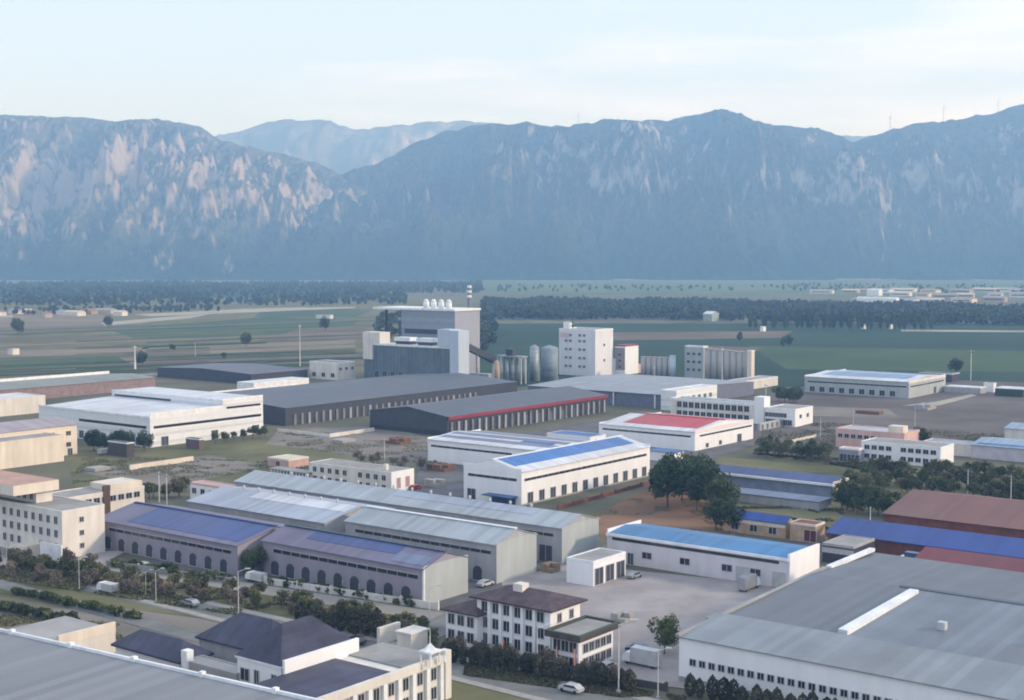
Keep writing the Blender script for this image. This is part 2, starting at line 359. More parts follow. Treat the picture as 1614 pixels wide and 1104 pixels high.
m_left = mtn_mat('left_range', (.045, .058, .034), (.17, .155, .11), (.45, .375, .315), .635, .013)
m_mid = mtn_mat('wooded_range', (.016, .028, .018), (.085, .085, .062), (.38, .345, .325), .75, .014)
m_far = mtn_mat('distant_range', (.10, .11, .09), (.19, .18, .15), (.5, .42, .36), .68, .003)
mountain('mountain', [(-700, 230), (-300, 180), (-100, 188), (0, 182), (120, 185), (160, 187), (230, 190), (290, 193), (312, 198), (335, 211), (360, 226), (390, 233), (430, 240), (470, 250), (520, 266), (570, 292), (640, 330), (720, 380), (800, 408)],
         5150, 6700, 8300, 21, m_left, -4700, 100, rough=1.0, pw=1.15, gully=330)
mountain('mountain', [(400, 395), (450, 345), (500, 300), (545, 272), (590, 258), (620, 243), (650, 228), (700, 207), (760, 197), (830, 190), (850, 198), (900, 200), (950, 187), (1000, 190), (1060, 188), (1090, 179), (1125, 172), (1160, 178), (1185, 190), (1230, 200), (1290, 203), (1325, 214), (1342, 222),
          (1372, 214), (1400, 206), (1440, 195), (1500, 188), (1560, 180), (1614, 162), (1680, 155), (1800, 150), (2100, 170), (2500, 200)],
         5150, 6900, 8800, 33, m_mid, -1300, 5600, nx=1300, rough=.95, pw=1.3, gully=420)
mountain('mountain', [(-400, 230), (200, 215), (330, 215), (380, 207), (410, 196), (450, 190), (520, 188), (535, 197), (560, 206), (600, 200), (640, 196), (690, 190), (760, 193), (800, 200), (900, 206), (1300, 212), (1344, 214), (1500, 210), (1900, 230)],
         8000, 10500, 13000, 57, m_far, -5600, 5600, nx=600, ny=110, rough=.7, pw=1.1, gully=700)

def haze():
    m = bpy.data.materials.new('haze_air'); m.use_nodes = True; t = m.node_tree; t.nodes.clear()
    o = N(t, 'ShaderNodeOutputMaterial'); p = N(t, 'ShaderNodeVolumePrincipled')
    p.inputs['Color'].default_value = (.30, .56, 1.0, 1); p.inputs['Absorption Color'].default_value = (1, 1, 1, 1); p.inputs['Density'].default_value = .000165; p.inputs['Anisotropy'].default_value = .1
    t.links.new(p.outputs[0], o.inputs['Volume'])
    ob = MB().box(-14500, 14500, -600, 15000, -6.5, 1010).build('haze', m); ob['kind'] = 'stuff'
    ob['label'] = 'pale blue haze in the air over the plain'; return ob
haze()

# ------------------------------------------------------------------ building kit
class Bld: pass
def building(name, label, cat, at, u, v, h, anchor='C', z=0.0, wall=white, group=None, walls=True, gable=None, rise=2.0, plinth=False):
    """anchor C = corner nearest the camera, L = far end of the left face, R = far end of the right face.
    u, v = photo column reached along the right / left face, or (metres,)"""
    P = pt(at[0], at[1], z); P[2] = z
    su = -1 if anchor == 'R' else 1; sv = -1 if anchor == 'L' else 1
    lu = u[0] if isinstance(u, tuple) else abs(along(P, U * su, u)); lv = v[0] if isinstance(v, tuple) else abs(along(P, V * sv, v))
    C = P.copy()
    if anchor == 'R': C = P - U * lu
    if anchor == 'L': C = P - V * lv
    C[2] = 0
    b = Bld(); b.lu, b.lv, b.h = lu, lv, h; b.root = thing(name, label, cat, C, UA, group); b.C = C
    if walls:
        mb = MB(); t = .0
        if gable == 'Y':   # ridge parallel to local Y (long left face)
            prof = [(0, 0), (lu, 0), (lu, h), (lu / 2, h + rise), (0, h)]
            mb.prism([(x, lv, zz) for x, zz in prof], [(x, 0, zz) for x, zz in prof])
        elif gable == 'X':
            prof = [(0, 0), (lv, 0), (lv, h), (lv / 2, h + rise), (0, h)]
            mb.prism([(0, y, zz) for y, zz in prof], [(lu, y, zz) for y, zz in prof])
        else: mb.box(0, lu, 0, lv, 0, h)
        mb.build('wall', wall, b.root)
    return b
def bx(b, name, x0, x1, y0, y1, z0, z1, m, parent=None):
    return MB().box(x0, x1, y0, y1, z0, z1).build(name, m, parent or b.root)
def gable_roof(b, axis, rise, m, eave=.5, th=.18, panels=(), ridge_m=None, parapet=None, pm=None, cover=None, z0=None):
    h = (b.h if z0 is None else z0) + .03
    La, Lc = (b.lv, b.lu) if axis == 'Y' else (b.lu, b.lv)
    def P(a, c, zz): return (c, a, zz) if axis == 'Y' else (a, c, zz)
    sl = rise / (Lc / 2)
    def slope(name, c0, c1, a0, a1, up, t, mm, parent):
        def zc(c): return h + sl * min(c, Lc - c)
        bot = [P(a0, c0, zc(c0) + up), P(a1, c0, zc(c0) + up), P(a1, c1, zc(c1) + up), P(a0, c1, zc(c1) + up)]
        top = [(x, y, zz + t) for x, y, zz in bot]
        if axis == 'X': bot.reverse(); top.reverse()
        return MB().prism(bot[::-1], top[::-1]).build(name, mm, parent)
    ea = -.25 if parapet else .3
    s1 = slope('roof', -eave, Lc / 2, -ea, La + ea, 0, th, m, b.root); s2 = slope('roof', Lc + eave, Lc / 2, -ea, La + ea, 0, th, m, b.root)
    for side, c0f, c1f, a0f, a1f, mm in panels:
        c0, c1 = c0f * Lc / 2, c1f * Lc / 2
        if side == 1: c0, c1 = Lc - c0, Lc - c1
        slope('roof_panel', c0, c1, a0f * La, a1f * La, th + .02, .05, mm, s1 if side == 0 else s2)
    if ridge_m:
        z = h + rise + th - .02
        bot = [P(.1, Lc / 2 - .5, z), P(La - .1, Lc / 2 - .5, z), P(La - .1, Lc / 2 + .5, z), P(.1, Lc / 2 + .5, z)]
        MB().prism(bot if axis == 'X' else bot[::-1], [(x, y, q + .22) for x, y, q in (bot if axis == 'X' else bot[::-1])]).build('ridge_cap', ridge_m, b.root)
    if parapet:
        for a in (0, La):
            a0, a1 = (a - .04, a + .3) if a == 0 else (a - .3, a + .04)
            z1 = h + parapet
            if axis == 'Y': bx(b, 'parapet', -.05, Lc + .05, a0, a1, b.h - .8, z1, pm or trimw)
            else: bx(b, 'parapet', a0, a1, -.05, Lc + .05, b.h - .8, z1, pm or trimw)
def flat_roof(b, m, par=.8, pm=None, over=0.0, z=None):
    h = b.h if z is None else z; lu, lv = b.lu, b.lv; o = over
    bx(b, 'roof', -o + .02, lu + o - .02, -o + .02, lv + o - .02, h + .01, h + .22, m)
    if par:
        mb = MB(); t = .3
        mb.box(-o - .04, lu + o + .04, -o - .04, -o + t, h - .25, h + par).box(-o - .04, lu + o + .04, lv + o - t, lv + o + .04, h - .25, h + par)
        mb.box(-o - .04, -o + t, -o + t, lv + o - t, h - .25, h + par).box(lu + o - t, lu + o + .04, -o + t, lv + o - t, h - .25, h + par)
        mb.build('parapet', pm or trimw, b.root)
def hip_roof(b, rise, m, over=1.0, x0=0, x1=None, y0=0, y1=None, z=None, em=None):
    x1 = b.lu if x1 is None else x1; y1 = b.lv if y1 is None else y1; z = (b.h if z is None else z) + .02
    a, c, d, e = x0 - over, x1 + over, y0 - over, y1 + over; w = min(c - a, e - d) / 2
    if (e - d) > (c - a): r0, r1 = ((a + c) / 2, d + w), ((a + c) / 2, e - w)
    else: r0, r1 = (a + w, (d + e) / 2), (c - w, (d + e) / 2)
    mb = MB(); z2 = z + .35
    mb.box(a, c, d, e, z, z2).build('eave', em or m, b.root)
    mb = MB(); zz = z2 + .01
    A, B_, C_, D_ = (a, d, zz), (c, d, zz), (c, e, zz), (a, e, zz); p, q = (*r0, zz + rise), (*r1, zz + rise)
    if (e - d) > (c - a):
        mb.v += [A, B_, C_, D_, p, q]; mb.f += [(0, 1, 4), (1, 2, 5, 4), (2, 3, 5), (3, 0, 4, 5), (3, 2, 1, 0)]
    else:
        mb.v += [A, B_, C_, D_, p, q]; mb.f += [(0, 1, 5, 4), (1, 2, 5), (2, 3, 4, 5), (3, 0, 4), (3, 2, 1, 0)]
    return mb.build('roof', m, b.root)
WMC = {}
def opening_meshes(face, w, h, arch, fm, gm):
    key = (face, round(w, 2), round(h, 2), arch, fm.name, gm.name)
    if key in WMC: return WMC[key]
    def outline(w, h):
        pts = [(-w / 2, -h / 2), (w / 2, -h / 2)]
        if arch:
            k = 7; r = w / 2
            pts += [(r * math.cos(math.pi * i / k), h / 2 - r + r * math.sin(math.pi * i / k)) for i in range(k + 1)]
        else: pts += [(w / 2, h / 2), (-w / 2, h / 2)]
        return pts
    def ex(pts, d0, d1):
        mb = MB()
        if face == 'U': a = [(-d0, -p, q) for p, q in pts]; c = [(-d1, -p, q) for p, q in pts]
        else: a = [(p, -d0, q) for p, q in pts]; c = [(p, -d1, q) for p, q in pts]
        mb.prism(a[::-1] if face == 'U' else a, c[::-1] if face == 'U' else c); return mb
    fr = MB(); t = .13
    for (p0, p1, q0, q1) in ((-w / 2 - t, w / 2 + t, -h / 2 - t, -h / 2), (-w / 2 - t, -w / 2, -h / 2, h / 2 - (w / 2 if arch else 0)), (w / 2, w / 2 + t, -h / 2, h / 2 - (w / 2 if arch else 0))) + (() if arch else ((-w / 2 - t, w / 2 + t, h / 2, h / 2 + t), (-.05, .05, -h / 2, h / 2))):
        if face == 'U': fr.box(-.14, -.005, min(-p0, -p1), max(-p0, -p1), q0, q1)
        else: fr.box(p0, p1, -.14, -.005, q0, q1)
    WMC[key] = (fr.mesh('window', fm), ex(outline(w, h), .004, .07).mesh('pane', gm)); return WMC[key]
def openings(b, face, fr, zc, w, h, arch=False, fm=frame_m, gm=glass, name='window', off=0.0, parent=None):
    """face 'U' = left face, fractions run from the near corner to the far left; 'V' = right face"""
    fm_, gm_ = opening_meshes(face, w, h, arch, fm, gm)
    for f in fr:
        loc = (off, f * b.lv, zc) if face == 'U' else (f * b.lu, off, zc)
        o = link(name, fm_, b.root, loc); link('pane', gm_, o)
def lin(n, a=0.0, c=1.0): return [a + (c - a) * (i + .5) / n for i in range(n)]
def band(b, face, f0, f1, z0, z1, m=glass, mull=None):
    if face == 'U': o = bx(b, 'window_band', -.06, .02, f0 * b.lv, f1 * b.lv, z0, z1, m)
    else: o = bx(b, 'window_band', f0 * b.lu, f1 * b.lu, -.06, .02, z0, z1, m)
    ln = (f1 - f0) * (b.lv if face == 'U' else b.lu); k = max(2, int(ln / 3.0)); mb = MB()
    for i in range(k + 1):
        p = (f0 * (b.lv if face == 'U' else b.lu)) + ln * i / k
        mb.box(*((-.1, -.061, p - .06, p + .06) if face == 'U' else (p - .06, p + .06, -.1, -.061)), z0, z1)
    mb.box(*((-.16, .01, f0 * b.lv, f1 * b.lv) if face == 'U' else (f0 * b.lu, f1 * b.lu, -.16, .01)), z1, z1 + .12)
    mb.build('band_frame', frame_m, o)
vent_m = mat('vent_metal', (.5, .5, .5), rough=.4, bump=0)
def ridge_vents(b, axis, n, rise, f0=.1, f1=.9, r=.45, z=None):
    mb = MB().tube((0, 0, 0), (0, 0, .55), r * .6, r * .6, 8).tube((0, 0, .55), (0, 0, 1.1), r, r * .5, 8); me = mb.mesh('roof_vent', vent_m)
    for f in lin(n, f0, f1):
        h = (b.h if z is None else z) + rise + .1
        loc = (b.lu / 2, f * b.lv, h) if axis == 'Y' else (f * b.lu, b.lv / 2, h)
        link('roof_vent', me, b.root, loc)

r_blueY = roofm('blue_sheet_roof', (.035, .12, .33), 1); r_blueX = roofm('blue_sheet_roof', (.035, .12, .33), 0)
r_bluegreyY = roofm('blue_grey_sheet_roof', (.17, .20, .30), 1); r_cobY = roofm('cobalt_sheet_roof', (.018, .055, .25), 1, dirt=.1)
r_skyX = roofm('azure_sheet_roof', (.045, .17, .46), 0); r_skyY = roofm('azure_sheet_roof', (.05, .20, .42), 1)
r_whiteY = roofm('white_sheet_roof', (.62, .64, .68), 1); r_whiteX = roofm('white_sheet_roof', (.62, .64, .68), 0)
r_greyY = roofm('grey_sheet_roof', (.26, .29, .33), 1); r_lgreyY = roofm('light_grey_sheet_roof', (.36, .40, .43), 1)
r_paleY = roofm('pale_blue_sheet_roof', (.36, .40, .48), 1)
r_darkX = roofm('dark_grey_sheet_roof', (.070, .080, .108), 0); r_darkY = roofm('dark_slate_sheet_roof', (.10, .10, .145), 1)
r_redY = roofm('red_sheet_roof', (.48, .04, .06), 1); r_brownY = roofm('red_brown_sheet_roof', (.17, .065, .05), 1)
r_crimY = roofm('crimson_sheet_roof', (.16, .02, .03), 1)
purp_p = roofm('violet_grey_sheet_roof', (.16, .145, .22), 1); ridge_blue = mat('navy_ridge', (.015, .03, .13), rough=.5, bump=0); ridge_teal = mat('dark_teal_ridge', (.03, .055, .09), rough=.5, bump=0)
tar = mat('flat_roof_screed', (.30, .29, .28), var=.15, dirt=.3, scale=.15); salmon = mat('salmon_roof_screed', (.45, .28, .22), var=.12, scale=.2)
dgreen_e = mat('dark_green_eave', (.06, .075, .06), bump=0)

# ---- 1 the two lavender warehouses and the grey ones behind
b = building('warehouse', 'lavender grey warehouse with a royal blue roof, leftmost of the front pair', 'warehouse', (375, 908), (25,), 152, 7.2, wall=lav, gable='Y', rise=2.6)
gable_roof(b, 'Y', 2.6, purp_p, panels=[(0, .12, .98, .02, .80, roofm('deep_blue_sheet_roof', (.05, .085, .24), 1))], ridge_m=ridge_blue)
band(b, 'U', .04, .9, 5.0, 5.8); openings(b, 'U', lin(9, .04, .96), 1.8, 2.6, 3.2, True, gm=door_m); D1 = b
bx(b, 'verge_trim', -.3, 12.5, b.lv - .1, b.lv + .4, 7.3, 7.35, trimw) if False else None
b = building('warehouse', 'lavender grey warehouse with arched openings and a plain pale end wall, nearest of the row', 'warehouse', (668, 955), 737, 415, 8.0, wall=lav, gable='Y', rise=2.4)
gable_roof(b, 'Y', 2.4, purp_p, panels=[(0, .45, .97, .22, .78, MC['deep_blue_sheet_roof_y']), (0, .1, .6, .02, .2, r_bluegreyY)], ridge_m=ridge_teal)
bx(b, 'end_wall', 0, b.lu, -.12, -.02, 0, 8.7, grgreen); bx(b, 'corner_trim', -.12, .25, -.14, .3, 0, 8.3, trimw)
band(b, 'U', .03, .93, 5.6, 6.5); openings(b, 'U', lin(9, .05, .97), 1.9, 2.8, 3.4, True, gm=door_m); D2 = b
w1 = D1.lu
E1C = D1.C + U * (w1 + 4)
def bworld(name, label, cat, C, lu, lv, h, wall, gable=None, rise=2.0, group=None):
    b = Bld(); b.lu, b.lv, b.h, b.C = lu, lv, h, C; b.root = thing(name, label, cat, C, UA, group); mb = MB()
    if gable == 'Y':
        prof = [(0, 0), (lu, 0), (lu, h), (lu / 2, h + rise), (0, h)]; mb.prism([(x, lv, z) for x, z in prof], [(x, 0, z) for x, z in prof])
    else: mb.box(0, lu, 0, lv, 0, h)
    mb.build('wall', wall, b.root); return b
b = bworld('warehouse', 'pale blue grey roofed warehouse directly behind the royal blue roofed one', 'warehouse', E1C, 26, D1.lv * .97, 8.2, greyw, 'Y', 2.4)
gable_roof(b, 'Y', 2.4, r_paleY, panels=[(0, .6, .98, .02, .7, r_whiteY)]); ridge_vents(b, 'Y', 7, 2.4)
b = building('warehouse', 'pale grey green roofed warehouse behind the nearest lavender one', 'warehouse', (782, 921), 845, 545, 9.2, wall=greyw, gable='Y', rise=2.4)
gable_roof(b, 'Y', 2.4, r_lgreyY, ridge_m=trimw); bx(b, 'end_wall', 0, b.lu, -.12, -.02, 0, 9.7, grgreen); band(b, 'U', .03, .93, 6.8, 7.6)
openings(b, 'U', lin(7, .05, .95), 1.9, 2.8, 3.4, True, gm=door_m)
b = building('warehouse', 'longest grey warehouse, at the back of the grey roofed row beside the brown field', 'warehouse', (885, 890), 943, 372, 9.0, wall=greyw, gable='Y', rise=2.2)
gable_roof(b, 'Y', 2.2, r_lgreyY, panels=[(0, .5, .97, .1, .5, r_paleY)]); bx(b, 'end_wall', 0, b.lu, -.12, -.02, 0, 9.4, grgreen); band(b, 'U', .02, .2, 6.6, 7.4); ridge_vents(b, 'Y', 14, 2.2)
openings(b, 'U', [.04], 2.2, 4, 4.2, gm=door_m, name='door')

# ---- 2 central white halls with blue roofs
b = building('factory_hall', 'white factory hall with azure roof strip and a row of doors, centre of the estate', 'factory', (822, 798), 1024, 731, 10.4, wall=white, gable='X', rise=2.7)
gable_roof(b, 'X', 2.7, r_whiteX, panels=[(0, .36, .98, .03, .95, r_skyX)], parapet=.9, pm=white, ridge_m=trimw)
band(b, 'V', .02, .97, 7.4, 8.2); band(b, 'U', .08, .92, 7.4, 8.2)
openings(b, 'V', lin(12, .02, .99), 2.1, 2.6, 3.2, gm=door_m, name='door')
bx(b, 'plinth', -.1, b.lu + .1, -.12, 0, 0, .5, concrete); openings(b, 'U', [.86], 1.8, 3.2, 3.2, gm=door_m, name='door')
bx(b, 'canopy', -4, -.1, b.lv * .06, b.lv * .55, 2.6, 2.9, bluedoor); bx(b, 'door', -.2, -.01, b.lv * .1, b.lv * .5, 0, 2.5, bluedoor)
b = building('factory_hall', 'white hall with violet and blue striped roof, partly behind the azure roofed hall', 'factory', (674, 727), 757, 868, 8.2, anchor='L', wall=white, gable='Y', rise=1.4)
gable_roof(b, 'Y', 1.4, r_whiteY, panels=[(0, .3, .55, .03, .97, r_bluegreyY), (0, .72, .95, .03, .97, r_bluegreyY), (1, .1, .8, .03, .97, r_bluegreyY), (0, .56, .7, .1, .35, r_blueY)], parapet=.7, pm=white)
band(b, 'U', .3, .97, 5.6, 6.3); bx(b, 'red_corner_strip', -.1, .3, b.lv, b.lv + .15, 0, 7, redm)
b = building('shed', 'low white shed with thin blue roof between the azure and red roofed halls', 'shed', (930, 708), 955, 862, 4.5, wall=white)
flat_roof(b, r_blueX, .3)

# ---- 3 red roofed hall
b = building('factory_hall', 'white factory hall with a bright red roof inside white edges', 'factory', (1095, 712), 1187, 944, 7.6, wall=white, gable='Y', rise=2.4)
gable_roof(b, 'Y', 2.4, r_whiteY, panels=[(0, .22, .98, .05, .82, r_redY), (1, .2, .97, .08, .85, r_redY)], parapet=.7, pm=mat('pink_white_wall', (.74, .66, .67), var=.06), ridge_m=redm)
band(b, 'U', .04, .96, 5.4, 6.1); band(b, 'V', .08, .97, 5.4, 6.1); openings(b, 'V', [.75], 1.7, 3.4, 3.2, gm=door_m, name='door'); openings(b, 'V', [.2, .42], 1.5, 2, 1.6)
b = building('lean_to_shed', 'low shed with navy blue roof in front of the red roofed hall', 'shed', (1062, 730), 1078, 1022, 3.6, wall=white)
flat_roof(b, r_blueY, 0, over=.4)

# ---- 4 dark industrial sheds
b = building('industrial_shed', 'very wide dark grey shed with crimson fascia over a colonnade', 'factory', (705, 688), 955, 583, 8.2, wall=darkw, gable='X', rise=3.0)
gable_roof(b, 'X', 3.0, r_darkX, eave=.8); bx(b, 'fascia', -.3, b.lu + .3, -1.1, -.85, 6.9, 8.4, redm)
for f in lin(26, .0, 1): bx(b, 'column', f * b.lu - .6, f * b.lu + .6, -.8, -.1, 0, 5.8, greyw if int(f * 26) % 3 else muted)
for f in lin(6, .3, .8): bx(b, 'door', f * b.lu + 1.5, f * b.lu + 5, -.12, .01, 0, 4.2, teal)
bx(b, 'low_band', -.12, 0, 0, b.lv, 0, 2.0, mat('near_black_plinth', (.03, .033, .04)))
b = building('industrial_shed', 'dark grey shed with pale pilasters, left of the crimson fascia shed', 'factory', (450, 672), 815, 268, 8.0, wall=darkw, gable='X', rise=2.6)
gable_roof(b, 'X', 2.6, r_darkX, eave=.5)
for f in lin(30, .02, .8): bx(b, 'pilaster', f * b.lu - .7, f * b.lu + .7, -.5, -.05, 0, 5.0, muted if int(f * 40) % 3 else greyw)
bx(b, 'pale_parapet', -.3, b.lu * .5, b.lv - .5, b.lv, 8.0, 9.0, trimw)
b = building('boundary_wall', 'low pale wall along the foot of the dark pilastered shed', 'wall', (520, 690), 590, 437, 1.6, wall=palecream, walls=False)
bx(b, 'wall', 0, b.lu, 0, .4, 0, 1.6, palecream); bx(b, 'wall', 0, .4, .4, b.lv, 0, 1.4, palecream)

# ---- 5 left group
b = building('factory_hall', 'large two tier white factory hall with clerestory bands, left side', 'factory', (237, 706), 415, 62, 11.6, wall=whiteclad, walls=False)
t = abs(along(b.C, U, 352))
bx(b, 'wall', 0, t, 0, b.lv, 0, 11.6, whiteclad); bx(b, 'wall', t + .02, b.lu, 0, b.lv, 0, 15.6, whiteclad)
MB().prism([(-.2, .3, 11.65), (t, .3, 13.2), (t, b.lv - .3, 13.2), (-.2, b.lv - .3, 11.65)], [(-.2, .3, 11.85), (t, .3, 13.4), (t, b.lv - .3, 13.4), (-.2, b.lv - .3, 11.85)]).build('roof', r_whiteY, b.root)
MB().box(-.05, .3, 0, b.lv, 11.62, 12.5).box(.3, t, -.05, .28, 11.62, 13.9).build('parapet', trimw, b.root)
MB().box(t, b.lu, .3, b.lv, 15.62, 15.9).build('roof', r_whiteY, b.root)
MB().box(t - .05, b.lu, -.05, .28, 15.62, 16.6).box(t - .05, t + .3, .28, b.lv, 15.62, 16.3).build('parapet', trimw, b.root)
bx(b, 'window_band', -.07, .01, .03 * b.lv, .62 * b.lv, 7.4, 8.5, glass); bx(b, 'window_band', .03 * b.lu, .98 * b.lu, -.07, .01, 7.4, 8.5, glass)
bx(b, 'window_band', t - .07, t + .01, .45 * b.lv, .97 * b.lv, 13.5, 14.4, glass); bx(b, 'window_band', t + 2, b.lu - 1.5, -.07, .01, 12.2, 13.1, glass)
openings(b, 'V', [.12, .55, .93], 2, 3.4, 3.6, gm=door_m, name='door'); openings(b, 'U', [.1, .25, .4, .6], 2, 3, 3, gm=door_m, name='door'); Hh = b
b = building('cream_hall', 'blank cream hall with plain bright end wall at the left edge', 'factory', (101, 727), (90,), (24,), 9.4, anchor='R', wall=creamw, gable='Y', rise=.2)
flat_roof(b, tar, .5, pm=creamw)
b = building('cream_block', 'taller cream block with mauve pitched roof behind the blank cream hall', 'building', (122, 716), (110,), (26,), 11.5, anchor='R', wall=creamw, gable='X', rise=2)
gable_roof(b, 'X', 2.0, roofm('mauve_sheet_roof', (.36, .30, .33), 0)); openings(b, 'V', [.9, .965], 8.5, 2, 1.6); openings(b, 'V', [.9, .965], 4.2, 2, 1.6); openings(b, 'V', [.97], 1.3, 2, 2.6, gm=door_m, name='door')
b = building('low_hall', 'long low cream wall hall at the left edge behind the cream block', 'factory', (72, 650), (160,), (22,), 8.0, anchor='R', wall=palecream); flat_roof(b, r_whiteX, .5, pm=palecream)
b = building('low_hall', 'grey green roofed hall with a reddish right end, far left beside the fields', 'factory', (245, 613), (190,), 172, 6.5, anchor='R', wall=mat('dusky_pink_wall', (.26, .19, .19), var=.2), gable='X', rise=1.2)
gable_roof(b, 'X', 1.2, roofm('olive_grey_sheet_roof', (.20, .215, .19), 0)); bx(b, 'back_parapet', 0, b.lu, b.lv - .4, b.lv, 6.5, 8.3, trimw)
b = building('dark_shed', 'slate coloured broad shed beyond the two tier white hall', 'factory', (485, 598), 396, 338, 6.0, anchor='R', wall=darkw, gable='X', rise=1.5)
gable_roof(b, 'X', 1.5, roofm('slate_sheet_roof', (.085, .085, .12), 0))
b = building('boundary_wall', 'pale wall at the field edge left of the slate coloured shed', 'wall', (338, 585), 206, (1,), 1.5, anchor='R', wall=palecream)
b = building('shed', 'white flat roofed shed row between the slate shed and the dark pilastered shed', 'shed', (487, 610), 400, (14,), 5.0, anchor='R', wall=trimw); flat_roof(b, r_whiteX, .3)
b = building('block', 'small pale cube building left of the power plant', 'building', (532, 600), 560, 488, 10.5, wall=palecream); flat_roof(b, tar, .6); openings(b, 'U', lin(3), 3, 3, 2.4); openings(b, 'V', lin(3), 7, 2, 1.6)

# ---- 6 power plant
b = building('power_plant', 'teal grey power plant block with white roof edge and towers', 'power plant', (722, 609), 737, 574, 22.0, wall=teal)
lu, lv = b.lu, b.lv
bx(b, 'white_roof_deck', -.4, lu + .4, -.4, lv + .4, 22.01, 23.2, trimw)
bx(b, 'corner_tower', -1, lu, -1.2, 5.5, 0, 33.0, paleblue); bx(b, 'tower_head', -1.2, lu + .2, 5.52, 15, 23.21, 33.5, paleblue)
bx(b, 'left_wing', -.6, lu, lv - 14, lv + .6, 23.21, 30.0, palecream); bx(b, 'left_pier', -.8, -.01, lv - 8, lv, 13, 29.0, palecream)
for y0 in (22, 40): bx(b, 'roof_ventilator', 1.5, lu - 1, y0, y0 + 11, 23.21, 25.2, darkw); bx(b, 'ventilator_hood', 1, lu - .6, y0 - 1, y0 + 12, 25.21, 27.5, trimw)
for f in lin(11, .1, .95): bx(b, 'rib', -.3, 0, f * lv - .3, f * lv + .3, 6, 21.5, mat('teal_rib', (.16, .21, .24), bump=0))
openings(b, 'U', lin(9, .12, .9), 4, 3.2, 4)
mb = MB().prism([(lu, 1, 22), (lu, 4.5, 22), (lu, 4.5, 26), (lu, 1, 26)][::-1], [(lu + 48, 1, 4), (lu + 48, 4.5, 4), (lu + 48, 4.5, 8), (lu + 48, 1, 8)][::-1]); mb.build('conveyor_gallery', darkw, b.root)
for q in (12, 28, 42): bx(b, 'gallery_leg', lu + q, lu + q + .8, 2, 3.4, 0, 22 - q * .375, steelp)
b = building('boiler_house', 'tall pale grey boiler house with four white roof cowls behind the power plant block', 'power plant', (717, 599), 756, 633, 43.0, wall=mat('boiler_cladding', (.26, .30, .35), stripe=(2, 2.4, .3), var=.08))
lu, lv = b.lu, b.lv
bx(b, 'roof_slab', -1, lu + .5, -.8, lv + 24, 43.01, 44.3, trimw); bx(b, 'dark_band', -.1, 0, 4, lv - 3, 28, 31, darkw)
bx(b, 'right_cladding', 0, lu, -.15, -.01, 0, 43, mat('mid_grey_cladding', (.33, .34, .39), streak=True, var=.06))
for y0 in (lv + 8, lv + 22): bx(b, 'slab_leg', lu * .4, lu * .4 + 1.2, y0, y0 + 1.2, 0, 43, darkw)
for i in range(4):
    y0 = 9 + i * 6.3; mb = MB().tube((5, y0, 44.31), (5, y0, 48.2), 1.9, 1.9, 14).tube((5, y0, 48.2), (5, y0, 50), 1.9, .9, 14); mb.build('roof_cowl', trimw, b.root, True)
# chimney, red and white rings near the top
cpt = pt(740, 588); ch = thing('chimney', 'slim chimney with white rings at its top behind the boiler house', 'chimney', cpt)
htop = 75 - (450 - 410) / 178 * 75
MB().tube((0, 0, 0), (0, 0, htop - 8), 1.9, 1.45, 14).build('shaft', mat('chimney_grey', (.17, .17, .21)), ch, True)
for i in range(5):
    z0 = htop - 8 + i * 1.6; MB().tube((0, 0, z0 + .01), (0, 0, z0 + 1.59), 1.5, 1.48, 14).build('ring', trimw if i % 2 == 0 else mat('ring_grey', (.20, .20, .23)), ch)

SEQ = {}
def silo(px, py, d, h, m, label, group=None, roofk='cone', cat='silo', ladder=True):
    P = pt(px, py); s = thing('silo', label, cat, P, 0, group)
    MB().tube((0, 0, 0), (0, 0, h), d / 2, d / 2, 18).build('shell', m, s, True)
    MB().tube((0, 0, h + .01), (0, 0, h + (1.6 if roofk == 'cone' else .6)), d / 2 + .1, .5 if roofk == 'cone' else d / 2 + .1, 18).build('cap', m, s)
    if group: SEQ.setdefault(group, []).append(s)
    if ladder: MB().box(d / 2 - .2, d / 2 + .4, -.3, .3, 0, h).build('ladder', steelp, s)
    return s
for i, x in enumerate((790, 799, 808, 817, 826)): silo(x, 604, 3.0, 14.5, silo_s, 'slim steel silo under the deck beside the power plant', 'slim silos under the pipe deck', ladder=False)
P = pt(808, 604); d = thing('silo_deck', 'steel deck with a dark filter box on top of the slim silos', 'platform', P, UA)
MB().box(-5, 1, -11, 9, 14.0 + 2.2, 16.9).build('deck', silo_s, d); MB().box(-4, 0, -3, 2, 16.91, 21).build('filter_box', darkw, d)
for y_ in (-10, 8): MB().box(-4.5, -4, y_, y_ + .5, 0, 16.2).build('leg', steelp, d); MB().box(0, .5, y_, y_ + .5, 0, 16.2).build('leg', steelp, d)
silo(842, 601, 5.6, 21, silo_s, 'tall ribbed steel silo left of the widest grey one', ladder=True)
silo(866, 600, 10.0, 20.5, mat('silo_blue_grey', (.24, .29, .33), stripe=(2, 1.5, .3)), 'widest blue grey silo beside the white processing tower')
silo(783, 606, 3.2, 13, tanm, 'narrow tan silo at the foot of the conveyor')
b = building('small_shed', 'small lilac shed below the slanting conveyor', 'shed', (770, 603), 775, 737, 5, wall=paleblue); flat_roof(b, r_whiteY, .2)

